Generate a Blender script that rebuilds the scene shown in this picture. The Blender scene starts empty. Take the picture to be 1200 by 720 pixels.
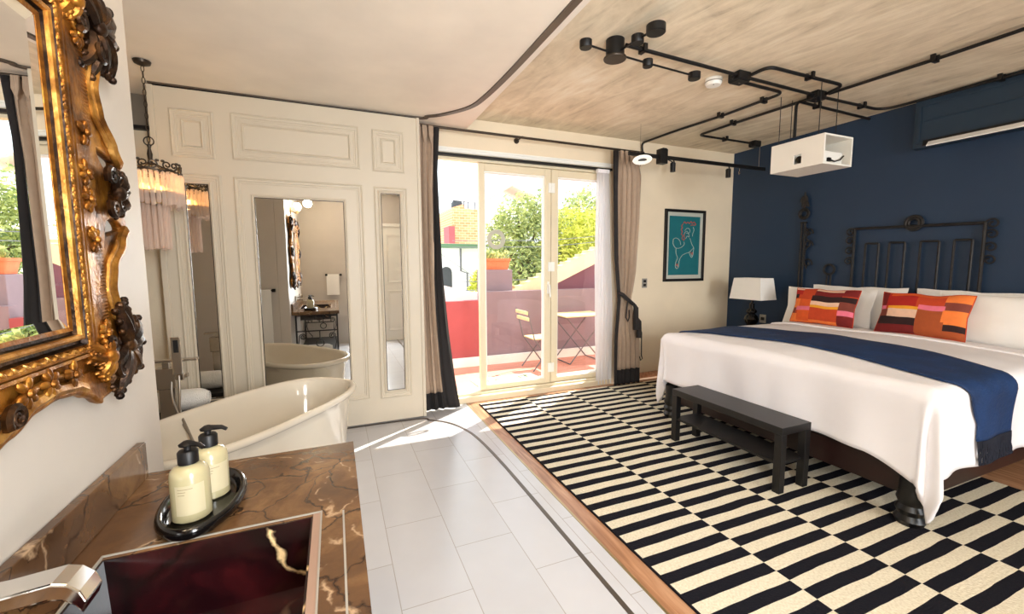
import bpy, math, random
import mathutils
from mathutils import Vector, Matrix, noise
random.seed(7)
C = bpy.context.scene.collection
SC = bpy.context.scene
PI = math.pi

# ---------------------------------------------------------------- camera
def rot_world_to_cam(yaw, p, r):
    cy, sy = math.cos(yaw), math.sin(yaw)
    R1 = Matrix(((cy, -sy, 0), (sy, cy, 0), (0, 0, 1)))
    A = Matrix(((1, 0, 0), (0, 0, -1), (0, 1, 0))) @ R1
    c, s = math.cos(p), math.sin(p)
    P = Matrix(((1, 0, 0), (0, c, -s), (0, s, c)))
    c, s = math.cos(r), math.sin(r)
    R = Matrix(((c, -s, 0), (s, c, 0), (0, 0, 1)))
    return R @ P @ A
cd = bpy.data.cameras.new('camera')
cam = bpy.data.objects.new('camera', cd); C.objects.link(cam)
M = (Matrix(((1, 0, 0), (0, -1, 0), (0, 0, -1))) @ rot_world_to_cam(.3946, .0994, -.0046)).transposed().to_4x4()
M.translation = (0, 0, 1.5)
cam.matrix_world = M
cd.sensor_fit = 'HORIZONTAL'; cd.sensor_width = 36; cd.lens = 36 * 497.2 / 1200; cd.clip_start = .02
SC.camera = cam

# ---------------------------------------------------------------- light and exposure
SC.view_settings.view_transform = 'Standard'; SC.view_settings.look = 'None'
SC.view_settings.gamma = 1; SC.view_settings.use_curve_mapping = False
SC.view_settings.exposure = 0.8
SKY = 1.75; SUN = 7.5; REAR_FILL = 96.0; BATH_FILL = 70.0  # the last pair sets the added fill lamps behind the camera
w = bpy.data.worlds.new('sky'); SC.world = w; w.use_nodes = True
bg = w.node_tree.nodes['Background']
bg.inputs[0].default_value = (.86, .95, 1.0, 1); bg.inputs[1].default_value = SKY

def lamp(name, kind, loc, energy, col, direction=None, **kw):
    d = bpy.data.lights.new(name, kind); d.energy = energy; d.color = col
    for k, v in kw.items(): setattr(d, k, v)
    o = bpy.data.objects.new(name, d); C.objects.link(o); o.location = loc
    if direction is not None: o.rotation_euler = Vector(direction).to_track_quat('-Z', 'Y').to_euler()
    return o
e = math.radians(54)
lamp('sun', 'SUN', (6, 9, 9), SUN, (1, .93, .80), (-.82 * math.cos(e), -.572 * math.cos(e), -math.sin(e)), angle=.009)
lamp('rear_fill_light', 'AREA', (3.0, -3.34, 1.65), REAR_FILL, (.93, .97, 1), (0, 1, 0), shape='RECTANGLE', size=1.85, size_y=2.2)  # added fill for the bedroom; no such source is known there
lamp('bath_fill_light', 'AREA', (.55, -.74, 1.65), BATH_FILL, (.93, .97, 1), (0, 1, 0), shape='RECTANGLE', size=.48, size_y=1.7)  # another added fill, behind the camera, to brighten the bath side

# ---------------------------------------------------------------- mesh helpers
ORG = {}
class MB:
    def __init__(s): s.v = []; s.f = []; s.m = []
    def add(s, v, f, m=0):
        n = len(s.v); s.v += [tuple(p) for p in v]; s.f += [tuple(i + n for i in q) for q in f]; s.m += [m] * len(f); return s
    def box(s, x0, x1, y0, y1, z0, z1, m=0):
        v = [(x, y, z) for z in (z0, z1) for y in (y0, y1) for x in (x0, x1)]
        return s.add(v, [(0, 2, 3, 1), (4, 5, 7, 6), (0, 1, 5, 4), (2, 6, 7, 3), (0, 4, 6, 2), (1, 3, 7, 5)], m)
    def obox(s, mat, sx, sy, sz, m=0):
        v = [mat @ Vector((x * sx / 2, y * sy / 2, z * sz / 2)) for z in (-1, 1) for y in (-1, 1) for x in (-1, 1)]
        return s.add(v, [(0, 2, 3, 1), (4, 5, 7, 6), (0, 1, 5, 4), (2, 6, 7, 3), (0, 4, 6, 2), (1, 3, 7, 5)], m)
    def loft(s, rings, cap0=True, cap1=True, m=0):
        n = len(rings[0]); v = [p for r in rings for p in r]; f = []
        for i in range(len(rings) - 1):
            for j in range(n):
                k = (j + 1) % n
                f.append((i * n + j, i * n + k, (i + 1) * n + k, (i + 1) * n + j))
        if cap0: f.append(tuple(range(n - 1, -1, -1)))
        if cap1: f.append(tuple((len(rings) - 1) * n + j for j in range(n)))
        return s.add(v, f, m)
    def tube(s, pts, r, n=8, closed=False, m=0):
        P = [Vector(p) for p in pts]; N = len(P); rr = r if isinstance(r, (list, tuple)) else [r] * N
        T = []
        for i in range(N):
            a = P[i - 1] if (i > 0 or closed) else P[i]; b = P[(i + 1) % N] if (i < N - 1 or closed) else P[i]
            t = b - a; T.append(t.normalized() if t.length > 1e-9 else Vector((0, 0, 1)))
        u = T[0].orthogonal().normalized(); rings = []
        for i in range(N):
            u = (u - T[i] * u.dot(T[i])); u = u.normalized() if u.length > 1e-6 else T[i].orthogonal().normalized()
            w_ = T[i].cross(u)
            rings.append([P[i] + (u * math.cos(2 * PI * k / n) + w_ * math.sin(2 * PI * k / n)) * rr[i] for k in range(n)])
        if closed: rings.append(rings[0])
        return s.loft(rings, not closed, not closed, m)
    def lathe(s, prof, c=(0, 0, 0), n=24, axis='z', m=0, sx=1, sy=1):
        rings = []
        for r, z in prof:
            ring = []
            for k in range(n):
                a = 2 * PI * k / n; p = (r * sx * math.cos(a), r * sy * math.sin(a), z)
                if axis == 'y': p = (p[0], p[2], -p[1])
                if axis == 'x': p = (p[2], p[0], p[1])
                ring.append((p[0] + c[0], p[1] + c[1], p[2] + c[2]))
            rings.append(ring)
        return s.loft(rings, True, True, m)
    def ell(s, c, rad, mat=None, n=10, m=0):
        rings = []
        for i in range(1, n):
            a = PI * i / n
            ring = []
            for k in range(n + 2):
                b = 2 * PI * k / (n + 2)
                p = Vector((rad[0] * math.sin(a) * math.cos(b), rad[1] * math.sin(a) * math.sin(b), -rad[2] * math.cos(a)))
                if mat is not None: p = mat @ p
                ring.append(p + Vector(c))
            rings.append(ring)
        return s.loft(rings, True, True, m)
    def grid(s, fn, nu, nv, m=None):
        v = [fn(i / nu, j / nv) for j in range(nv + 1) for i in range(nu + 1)]
        n0 = len(s.v); s.v += [tuple(p) for p in v]
        for j in range(nv):
            for i in range(nu):
                a = n0 + j * (nu + 1) + i
                s.f.append((a, a + 1, a + nu + 2, a + nu + 1)); s.m.append(m((i + .5) / nu, (j + .5) / nv) if m else 0)
        return s
    def frame(s, fn, w0, w1, h0, h1, prof, m=0):
        """mitred rectangular moulding: prof = [(inset, depth)], fn(w,h,d) -> point"""
        n0 = len(s.v); n = len(prof)
        for (i, d) in prof:
            for (a, b) in ((w0 + i, h0 + i), (w1 - i, h0 + i), (w1 - i, h1 - i), (w0 + i, h1 - i)):
                s.v.append(tuple(fn(a, b, d)))
        for k in range(n - 1):
            for j in range(4):
                l = (j + 1) % 4
                s.f.append((n0 + k * 4 + j, n0 + k * 4 + l, n0 + k * 4 + 4 + l, n0 + k * 4 + 4 + j)); s.m.append(m)
        return s
    def build(s, name, mat, parent=None, smooth=False, bevel=0, solid=0, sub=0, angle=40):
        me = bpy.data.meshes.new(name)
        if parent is None:
            xs = [p[0] for p in s.v]; ys = [p[1] for p in s.v]; zs = [p[2] for p in s.v]
            org = Vector(((min(xs) + max(xs)) / 2, (min(ys) + max(ys)) / 2, min(zs)))
        else: org = ORG[parent.name]
        me.from_pydata([Vector(p) - org for p in s.v], [], s.f)
        for q in (mat if isinstance(mat, list) else [mat]): me.materials.append(q)
        if isinstance(mat, list):
            me.polygons.foreach_set('material_index', s.m)
        if smooth:
            me.polygons.foreach_set('use_smooth', [True] * len(me.polygons))
            me.set_sharp_from_angle(angle=math.radians(angle))
        me.update()
        o = bpy.data.objects.new(name, me); C.objects.link(o)
        if parent is None: o.location = org
        else: o.parent = parent
        ORG[o.name] = org
        if solid:
            d = o.modifiers.new('s', 'SOLIDIFY'); d.thickness = solid; d.offset = 1
        if bevel:
            d = o.modifiers.new('b', 'BEVEL'); d.width = bevel; d.segments = 2; d.limit_method = 'ANGLE'
        if sub:
            d = o.modifiers.new('u', 'SUBSURF'); d.levels = sub; d.render_levels = sub
        return o

def thing(name, label, cat, loc=(0, 0, 0), group=None, local=False, rotz=0):
    o = bpy.data.objects.new(name, None); C.objects.link(o); o.empty_display_size = .1
    o.location = loc; o.rotation_euler = (0, 0, rotz)
    o['label'] = label; o['category'] = cat
    if group: o['group'] = group
    ORG[o.name] = Vector((0, 0, 0)) if local else Vector(loc)
    return o
def tag(o, label, cat, group=None, kind=None):
    o['label'] = label; o['category'] = cat
    if group: o['group'] = group
    if kind: o['kind'] = kind
    return o
def struct(o, label=None):
    o['kind'] = 'structure'
    if label: o['label'] = label
    return o
def copy_tree(o, parent=None):
    c = o.copy(); C.objects.link(c); c.parent = parent; ORG[c.name] = ORG[o.name]
    for ch in list(o.children): copy_tree(ch, c)
    return c
def path(pts, r=.06, n=6):
    """polyline with rounded corners"""
    P = [Vector(p) for p in pts]; out = [P[0]]
    for i in range(1, len(P) - 1):
        a = (P[i - 1] - P[i]); b = (P[i + 1] - P[i]); rr = min(r, a.length * .49, b.length * .49)
        A = P[i] + a.normalized() * rr; B = P[i] + b.normalized() * rr
        for k in range(n + 1):
            t = k / n; out.append((1 - t) ** 2 * A + 2 * t * (1 - t) * P[i] + t * t * B)
    out.append(P[-1]); return out
def rectring(cx, cy, a, b, z, n=40, e=2.6):
    out = []
    for k in range(n):
        t = 2 * PI * k / n; c, s = math.cos(t), math.sin(t)
        out.append((cx + a * math.copysign(abs(c) ** (2 / e), c), cy + b * math.copysign(abs(s) ** (2 / e), s), z))
    return out
def spiral(cx, cy, r0, r1, a0, a1, n=18):
    return [(cx + (r0 + (r1 - r0) * i / n) * math.cos(a0 + (a1 - a0) * i / n), cy + (r0 + (r1 - r0) * i / n) * math.sin(a0 + (a1 - a0) * i / n)) for i in range(n + 1)]

# ---------------------------------------------------------------- materials
def srgb(r, g, b):
    f = lambda c: (c / 255 / 12.92) if c <= 10 else ((c / 255 + .055) / 1.055) ** 2.4
    return (f(r), f(g), f(b), 1)
def nodes(name):
    m = bpy.data.materials.new(name); m.use_nodes = True; t = m.node_tree
    return m, t, t.nodes['Principled BSDF']
def N(t, kind, **kw):
    n = t.nodes.new(kind)
    for k, v in kw.items():
        if k.startswith('i_'):
            key = k[2:]; key = int(key) if key.isdigit() else key.replace('_', ' ')
            n.inputs[key].default_value = v
        else: setattr(n, k, v)
    return n
def ramp(t, stops):
    n = t.nodes.new('ShaderNodeValToRGB'); el = n.color_ramp.elements
    while len(el) < len(stops): el.new(.5)
    for q, (p, c) in zip(el, stops): q.position = p; q.color = c
    return n
def mat(name, col, rough=.5, metal=0, var=.06, scale=8, bump=0, bscale=60, coat=0, stretch=(1, 1, 1), spec=.5, rot=0):
    m, t, b = nodes(name); L = t.links.new
    tc = N(t, 'ShaderNodeTexCoord'); mp = N(t, 'ShaderNodeMapping'); mp.inputs['Scale'].default_value = stretch
    mp.inputs['Rotation'].default_value = (0, 0, rot)
    L(tc.outputs['Object'], mp.inputs[0])
    nz = N(t, 'ShaderNodeTexNoise', i_Scale=scale, i_Detail=6.0); L(mp.outputs[0], nz.inputs['Vector'])
    lo = tuple(max(0, c * (1 - var)) for c in col[:3]) + (1,); hi = tuple(min(1, c * (1 + var)) for c in col[:3]) + (1,)
    r = ramp(t, [(.3, lo), (.7, hi)]); L(nz.outputs[0], r.inputs[0]); L(r.outputs[0], b.inputs['Base Color'])
    b.inputs['Roughness'].default_value = rough; b.inputs['Metallic'].default_value = metal
    b.inputs['Coat Weight'].default_value = coat; b.inputs['Specular IOR Level'].default_value = spec
    if bump:
        n2 = N(t, 'ShaderNodeTexNoise', i_Scale=bscale, i_Detail=4.0); L(mp.outputs[0], n2.inputs['Vector'])
        bp = N(t, 'ShaderNodeBump', i_Strength=bump, i_Distance=.02); L(n2.outputs[0], bp.inputs['Height']); L(bp.outputs[0], b.inputs['Normal'])
    return m
M = {}
M['cream_wall'] = mat('cream_wall', srgb(238, 221, 193), .7, var=.03, scale=3, bump=.05)
M['panel'] = mat('panel_paint', srgb(205, 193, 173), .45, var=.015, scale=3)
M['left_wall'] = mat('stone_wall_tile', srgb(196, 187, 176), .4, var=.03, scale=4, bump=.03, bscale=30)
M['plaster'] = mat('plaster_ceiling', srgb(240, 229, 214), .75, var=.06, scale=2.2, bump=.04, bscale=12)
M['blue_wall'] = mat('blue_wall', srgb(27, 51, 78), .55, var=.05, scale=3, bump=.04)
M['blue_box'] = mat('blue_box', srgb(29, 50, 69), .5, var=.04, scale=3)
M['grey_strip'] = mat('grey_strip', srgb(120, 112, 100), .6)
M['dark'] = mat('black_metal', srgb(22, 20, 20), .45, .3, var=.1)
M['bronze'] = mat('dark_bronze', srgb(70, 60, 50), .4, .6, var=.08)
M['iron'] = mat('wrought_iron', srgb(46, 44, 44), .5, .5, var=.2, scale=30, bump=.2)
M['chrome'] = mat('chrome', srgb(225, 222, 218), .08, 1, var=.01)
M['nickel'] = mat('brushed_nickel', srgb(190, 180, 168), .25, 1, var=.03)
M['brass'] = mat('brass_trim', srgb(180, 160, 120), .35, .9)
M['white_paint'] = mat('white_paint', srgb(240, 236, 226), .45, var=.01)
M['pvc'] = mat('cream_pvc', srgb(232, 217, 186), .35, var=.01)
M['pvc_white'] = mat('white_pvc', srgb(246, 244, 236), .3, var=.01)
M['enamel'] = mat('tub_enamel', srgb(226, 216, 198), .12, var=.01, coat=.4)
M['linen'] = mat('white_linen', srgb(242, 238, 240), .8, var=.01, bump=.06, bscale=25)
M['pillow'] = mat('white_pillow_cotton', srgb(247, 244, 240), .8, var=.01, bump=.08, bscale=14)
M['towel'] = mat('white_towel', srgb(245, 242, 236), .9, var=.02, bump=.6, bscale=160)
M['runner'] = mat('blue_velvet', srgb(5, 44, 88), .75, var=.25, scale=7, bump=.25, bscale=40)
M['fringe'] = mat('navy_fringe', srgb(8, 14, 32), .8, var=.2)
M['blackwood'] = mat('black_wood', srgb(20, 18, 18), .38, var=.15, scale=6, stretch=(1, 12, 1))
M['bedwood'] = mat('mahogany', srgb(38, 18, 16), .35, var=.2, scale=5)
M['black_soft'] = mat('black_fabric', srgb(34, 30, 30), .85, var=.1)
M['taupe'] = mat('taupe_fabric', srgb(176, 153, 132), .85, var=.05, scale=20, bump=.05, bscale=300)
M['black_gloss'] = mat('black_gloss', srgb(10, 8, 8), .14, var=.1)
M['shade'] = mat('lamp_shade_fabric', srgb(248, 244, 238), .8, var=.01)
M['plastic_white'] = mat('white_plastic', srgb(240, 238, 230), .35, var=.01)
M['grey_plate'] = mat('switch_grey', srgb(150, 145, 135), .4)
M['terrace_red'] = mat('red_render', srgb(158, 74, 78), .8, var=.08, scale=3)
M['maroon'] = mat('maroon_render', srgb(126, 80, 94), .8, var=.08, scale=3)
M['roofpink'] = mat('pale_roof', srgb(205, 180, 160), .8)
M['mauve'] = mat('mauve_render', srgb(136, 118, 126), .8, var=.08, scale=3)
M['white_render'] = mat('white_render', srgb(238, 236, 232), .8, var=.03, scale=3)
M['terrace_floor'] = mat('terrace_tile', srgb(206, 140, 120), .6, var=.1, scale=3)
M['stair'] = mat('cream_stair', srgb(240, 220, 180), .8, var=.05)
M['green_metal'] = mat('green_metal', srgb(90, 120, 90), .6)
M['tank'] = mat('tank_black', srgb(60, 62, 66), .6)
M['terracotta'] = mat('terracotta', srgb(226, 120, 80), .8, var=.12, scale=12)
M['slat'] = mat('pale_slat_wood', srgb(226, 205, 150), .6, var=.1, scale=4, stretch=(1, 8, 1))
M['grey_metal'] = mat('grey_metal', srgb(110, 110, 115), .4, .6)
M['bark'] = mat('bark', srgb(96, 80, 66), .9, var=.2)
M['mat_pale'] = mat('pale_mat', srgb(240, 240, 225), .9, var=.03)
M['mat_green'] = mat('mat_green', srgb(120, 140, 90), .9)
M['picmat'] = mat('mount_board', srgb(190, 192, 180), .7, var=.02)
M['teal'] = mat('teal_print', srgb(12, 104, 112), .7, var=.05)
M['line_pale'] = mat('line_pale', srgb(176, 190, 180), .7)
M['line_red'] = mat('line_red', srgb(190, 80, 60), .7)
M['white_louvre'] = mat('louvre_white', srgb(246, 244, 240), .4, var=.01)
M['soap'] = mat('cream_soap', srgb(172, 162, 126), .25, var=.02, coat=.5)
M['soap_label'] = mat('label_cream', srgb(184, 172, 140), .5, var=.02)
M['hose'] = mat('steel_hose', srgb(140, 132, 122), .4, .8)
M['sticker'] = mat('sticker_cream', srgb(190, 186, 168), .6)
M['legblack'] = mat('leg_black', srgb(12, 11, 11), .38, var=.2)
M['track'] = mat('track_metal', srgb(96, 86, 76), .4, .5)
M['rim'] = mat('rim_reflection_tone', srgb(150, 122, 106), .3)  # greyish brown reflection on the rim put into its base colour
M['ink'] = mat('label_ink', srgb(120, 106, 80), .6)

def leafmat(name, a, b):
    m, t, p = nodes(name); L = t.links.new
    oi = N(t, 'ShaderNodeNewGeometry'); r = ramp(t, [(0, a), (1, b)]); L(oi.outputs['Random Per Island'], r.inputs[0])
    d = N(t, 'ShaderNodeBsdfDiffuse'); tr = N(t, 'ShaderNodeBsdfTranslucent'); mx = N(t, 'ShaderNodeMixShader'); mx.inputs[0].default_value = .45
    L(r.outputs[0], d.inputs[0]); L(r.outputs[0], tr.inputs[0]); L(d.outputs[0], mx.inputs[1]); L(tr.outputs[0], mx.inputs[2])
    L(mx.outputs[0], t.nodes['Material Output'].inputs[0]); return m
M['leaf'] = leafmat('leaf_yellow_green', srgb(160, 172, 60), srgb(250, 244, 130))
M['leaf2'] = leafmat('leaf_grey_green', srgb(120, 140, 95), srgb(225, 228, 150))

def glassmat():
    m, t, p = nodes('window_glass'); L = t.links.new
    tr = N(t, 'ShaderNodeBsdfTransparent'); tr.inputs[0].default_value = (.955, .95, .965, 1)
    g = N(t, 'ShaderNodeBsdfGlossy'); g.inputs['Roughness'].default_value = .0
    lw = N(t, 'ShaderNodeLayerWeight', i_Blend=.5)
    pw_ = N(t, 'ShaderNodeMath', operation='POWER'); pw_.inputs[1].default_value = 5.0; L(lw.outputs['Facing'], pw_.inputs[0])
    fr = N(t, 'ShaderNodeMath', operation='MULTIPLY_ADD'); fr.inputs[1].default_value = .8; fr.inputs[2].default_value = .035; L(pw_.outputs[0], fr.inputs[0])
    mx = N(t, 'ShaderNodeMixShader')
    L(fr.outputs[0], mx.inputs[0]); L(tr.outputs[0], mx.inputs[1]); L(g.outputs[0], mx.inputs[2])
    L(mx.outputs[0], t.nodes['Material Output'].inputs[0]); return m
M['glass'] = glassmat()
def mirrormat():
    m, t, p = nodes('mirror_glass')
    p.inputs['Base Color'].default_value = (.86, .86, .84, 1); p.inputs['Metallic'].default_value = 1; p.inputs['Roughness'].default_value = .0
    return m
M['mirror'] = mirrormat()
def sheermat():
    m, t, p = nodes('sheer_voile'); L = t.links.new
    d = N(t, 'ShaderNodeBsdfDiffuse'); d.inputs[0].default_value = (.92, .91, .92, 1)
    tl = N(t, 'ShaderNodeBsdfTranslucent'); tl.inputs[0].default_value = (.92, .91, .92, 1)
    tr = N(t, 'ShaderNodeBsdfTransparent')
    m1 = N(t, 'ShaderNodeMixShader'); m1.inputs[0].default_value = .55; m2 = N(t, 'ShaderNodeMixShader'); m2.inputs[0].default_value = .15
    L(d.outputs[0], m1.inputs[1]); L(tl.outputs[0], m1.inputs[2]); L(m1.outputs[0], m2.inputs[1]); L(tr.outputs[0], m2.inputs[2])
    L(m2.outputs[0], t.nodes['Material Output'].inputs[0]); return m
M['sheer'] = sheermat()
def crystalmat():
    m, t, p = nodes('pink_crystal'); L = t.links.new
    tl = N(t, 'ShaderNodeBsdfTranslucent'); tl.inputs[0].default_value = (.97, .86, .79, 1)
    tr = N(t, 'ShaderNodeBsdfTransparent'); tr.inputs[0].default_value = (1, .95, .92, 1)
    g = N(t, 'ShaderNodeBsdfGlossy'); g.inputs['Roughness'].default_value = .1; g.inputs[0].default_value = (1, .85, .75, 1)
    m1 = N(t, 'ShaderNodeMixShader'); m1.inputs[0].default_value = .42; m2 = N(t, 'ShaderNodeMixShader'); m2.inputs[0].default_value = .12
    df = N(t, 'ShaderNodeBsdfDiffuse'); df.inputs[0].default_value = (.97, .84, .76, 1); m0 = N(t, 'ShaderNodeMixShader'); m0.inputs[0].default_value = .5; L(tl.outputs[0], m0.inputs[1]); L(df.outputs[0], m0.inputs[2])
    L(m0.outputs[0], m1.inputs[1]); L(tr.outputs[0], m1.inputs[2]); L(m1.outputs[0], m2.inputs[1]); L(g.outputs[0], m2.inputs[2])
    L(m2.outputs[0], t.nodes['Material Output'].inputs[0]); return m
M['crystal'] = crystalmat()
def emit(name, col, s):
    m, t, p = nodes(name); p.inputs['Base Color'].default_value = col
    p.inputs['Emission Color'].default_value = col; p.inputs['Emission Strength'].default_value = s; return m
M['bulb'] = emit('warm_bulb', (1, .55, .12, 1), 6)
M['globe'] = emit('warm_globe', (1, .8, .5, 1), 3)
M['led'] = emit('led_ring', (1, .97, .9, 1), .25)

CROT = 1.41
def concretemat():
    m, t, b = nodes('raw_concrete'); L = t.links.new
    tc = N(t, 'ShaderNodeTexCoord')
    mp = N(t, 'ShaderNodeMapping'); m0 = N(t, 'ShaderNodeMapping'); m0.inputs['Rotation'].default_value = (0, 0, CROT); L(tc.outputs['Object'], m0.inputs[0])
    mp.inputs['Scale'].default_value = (1.0, 4.2, 1); L(m0.outputs[0], mp.inputs[0])
    n1 = N(t, 'ShaderNodeTexNoise', i_Scale=1.9, i_Detail=9.0, i_Distortion=1.1, i_Roughness=.6); L(mp.outputs[0], n1.inputs['Vector'])
    n2 = N(t, 'ShaderNodeTexNoise', i_Scale=1.3, i_Detail=9.0, i_Roughness=.68, i_Distortion=.5); L(tc.outputs['Object'], n2.inputs['Vector'])
    mx = N(t, 'ShaderNodeMath', operation='ADD'); L(n1.outputs[0], mx.inputs[0]); L(n2.outputs[0], mx.inputs[1])
    hv = N(t, 'ShaderNodeMath', operation='MULTIPLY'); hv.inputs[1].default_value = .5; L(mx.outputs[0], hv.inputs[0])
    r = ramp(t, [(.33, srgb(172, 154, 130)), (.43, srgb(214, 198, 170)), (.55, srgb(234, 219, 192)), (.68, srgb(245, 236, 216))]); L(hv.outputs[0], r.inputs[0])
    L(r.outputs[0], b.inputs['Base Color']); b.inputs['Roughness'].default_value = .85
    bp = N(t, 'ShaderNodeBump', i_Strength=.35, i_Distance=.02); L(hv.outputs[0], bp.inputs['Height']); L(bp.outputs[0], b.inputs['Normal'])
    return m
M['concrete'] = concretemat()
def tilemat():
    m, t, b = nodes('floor_tile'); L = t.links.new
    tc = N(t, 'ShaderNodeTexCoord'); mp = N(t, 'ShaderNodeMapping')
    mp.inputs['Rotation'].default_value = (0, 0, PI / 2); mp.inputs['Location'].default_value = (-.345, .02, 0)
    L(tc.outputs['Object'], mp.inputs[0])
    br = N(t, 'ShaderNodeTexBrick', offset=.5, i_Scale=1.0, i_Brick_Width=.63, i_Row_Height=.325, i_Mortar_Size=.0022, i_Mortar_Smooth=.2, i_Bias=0.0)
    br.inputs['Color1'].default_value = srgb(200, 199, 202); br.inputs['Color2'].default_value = srgb(206, 205, 208); br.inputs['Mortar'].default_value = srgb(170, 164, 158)
    L(mp.outputs[0], br.inputs['Vector'])
    nz = N(t, 'ShaderNodeTexNoise', i_Scale=5.0, i_Detail=8.0); L(tc.outputs['Object'], nz.inputs['Vector'])
    r = ramp(t, [(.2, (.93, .93, .93, 1)), (.8, (1, 1, 1, 1))]); L(nz.outputs[0], r.inputs[0])
    mx = N(t, 'ShaderNodeMixRGB', blend_type='MULTIPLY'); mx.inputs[0].default_value = 1; L(br.outputs[0], mx.inputs[1]); L(r.outputs[0], mx.inputs[2])
    L(mx.outputs[0], b.inputs['Base Color'])
    b.inputs['Roughness'].default_value = .24
    bp = N(t, 'ShaderNodeBump', i_Strength=.15, i_Distance=.003, invert=True); L(br.outputs['Fac'], bp.inputs['Height']); L(bp.outputs[0], b.inputs['Normal'])
    return m
M['tile'] = tilemat()
def woodmat(name, a, b_, c, axis=1, rough=.35):
    m, t, b = nodes(name); L = t.links.new
    tc = N(t, 'ShaderNodeTexCoord'); mp = N(t, 'ShaderNodeMapping'); s = [14, 14, 14]; s[axis] = 1.2; mp.inputs['Scale'].default_value = s
    L(tc.outputs['Object'], mp.inputs[0])
    nz = N(t, 'ShaderNodeTexNoise', i_Scale=1.6, i_Detail=8.0, i_Distortion=1.2); L(mp.outputs[0], nz.inputs['Vector'])
    r = ramp(t, [(.3, a), (.5, b_), (.7, c)]); L(nz.outputs[0], r.inputs[0]); L(r.outputs[0], b.inputs['Base Color']); b.inputs['Roughness'].default_value = rough
    return m
M['oak'] = woodmat('oak_floor', srgb(140, 92, 60), srgb(178, 128, 92), srgb(200, 154, 118))
def rugmat():
    m, t, b = nodes('striped_rug'); L = t.links.new
    tc = N(t, 'ShaderNodeTexCoord'); mp = N(t, 'ShaderNodeMapping'); L(tc.outputs['Object'], mp.inputs[0]); M['rugmap'] = mp
    nz = N(t, 'ShaderNodeTexNoise', i_Scale=3.0, i_Detail=3.0); L(mp.outputs[0], nz.inputs['Vector'])
    sp = N(t, 'ShaderNodeSeparateXYZ'); L(mp.outputs[0], sp.inputs[0])
    def mth(op, a, bb=None):
        n = N(t, 'ShaderNodeMath', operation=op)
        for i, q in enumerate((a, bb)):
            if q is None: continue
            if isinstance(q, (int, float)): n.inputs[i].default_value = q
            else: L(q, n.inputs[i])
        return n.outputs[0]
    col = mth('FLOOR', mth('DIVIDE', sp.outputs[0], .545))
    par = mth('MULTIPLY', mth('MODULO', col, 2.0), .5)
    wob = mth('MULTIPLY', mth('SUBTRACT', nz.outputs[0], .5), .16)
    v = mth('ADD', mth('ADD', mth('DIVIDE', sp.outputs[1], .1295), par), wob)
    fr = mth('FRACT', mth('ADD', v, 100.0))
    k = mth('LESS_THAN', fr, .49)
    edge = mth('LESS_THAN', sp.outputs[0], .008)
    k = mth('MAXIMUM', k, edge)
    n2 = N(t, 'ShaderNodeTexNoise', i_Scale=90.0, i_Detail=3.0); L(mp.outputs[0], n2.inputs['Vector'])
    rc = ramp(t, [(.3, srgb(214, 201, 174)), (.7, srgb(236, 226, 203))]); L(n2.outputs[0], rc.inputs[0])
    mx = N(t, 'ShaderNodeMixRGB'); L(k, mx.inputs[0]); L(rc.outputs[0], mx.inputs[1]); mx.inputs[2].default_value = srgb(24, 23, 30)
    L(mx.outputs[0], b.inputs['Base Color']); b.inputs['Roughness'].default_value = .95; b.inputs['Specular IOR Level'].default_value = .15
    bp = N(t, 'ShaderNodeBump', i_Strength=.5, i_Distance=.01); L(n2.outputs[0], bp.inputs['Height']); L(bp.outputs[0], b.inputs['Normal'])
    return m
M['rug'] = rugmat()
def marble(name, base, light, dark, vein, rough=.15, vs=5.0, veinw=.02, gold=None):
    m, t, b = nodes(name); L = t.links.new
    tc = N(t, 'ShaderNodeTexCoord')
    n0 = N(t, 'ShaderNodeTexNoise', i_Scale=3.5, i_Detail=6.0); L(tc.outputs['Object'], n0.inputs['Vector'])
    ad = N(t, 'ShaderNodeMixRGB', blend_type='ADD'); ad.inputs[0].default_value = .35; L(tc.outputs['Object'], ad.inputs[1]); L(n0.outputs[1], ad.inputs[2])
    n1 = N(t, 'ShaderNodeTexNoise', i_Scale=4.0, i_Detail=9.0, i_Roughness=.65); L(ad.outputs[0], n1.inputs['Vector'])
    r = ramp(t, [(.3, dark), (.48, base), (.62, light), (.75, base)]); L(n1.outputs[0], r.inputs[0])
    vo = N(t, 'ShaderNodeTexVoronoi', feature='DISTANCE_TO_EDGE', i_Scale=vs); L(ad.outputs[0], vo.inputs['Vector'])
    rv = ramp(t, [(0, (1, 1, 1, 1)), (veinw, (0, 0, 0, 1))]); L(vo.outputs[0], rv.inputs[0])
    mx = N(t, 'ShaderNodeMixRGB'); L(rv.outputs[0], mx.inputs[0]); L(r.outputs[0], mx.inputs[1]); mx.inputs[2].default_value = vein
    out = mx.outputs[0]
    if gold:
        v2 = N(t, 'ShaderNodeTexVoronoi', feature='DISTANCE_TO_EDGE', i_Scale=vs * .55); L(ad.outputs[0], v2.inputs['Vector'])
        r2 = ramp(t, [(0, (1, 1, 1, 1)), (.014, (0, 0, 0, 1))]); L(v2.outputs[0], r2.inputs[0])
        n3 = N(t, 'ShaderNodeTexNoise', i_Scale=14.0, i_Detail=4.0); L(tc.outputs['Object'], n3.inputs['Vector'])
        r3 = ramp(t, [(.48, (0, 0, 0, 1)), (.55, (1, 1, 1, 1))]); L(n3.outputs[0], r3.inputs[0])
        mu = N(t, 'ShaderNodeMath', operation='MULTIPLY'); L(r2.outputs[0], mu.inputs[0]); L(r3.outputs[0], mu.inputs[1])
        m3 = N(t, 'ShaderNodeMixRGB'); L(mu.outputs[0], m3.inputs[0]); L(out, m3.inputs[1]); m3.inputs[2].default_value = gold; out = m3.outputs[0]
    L(out, b.inputs['Base Color']); b.inputs['Roughness'].default_value = rough
    return m
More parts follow.
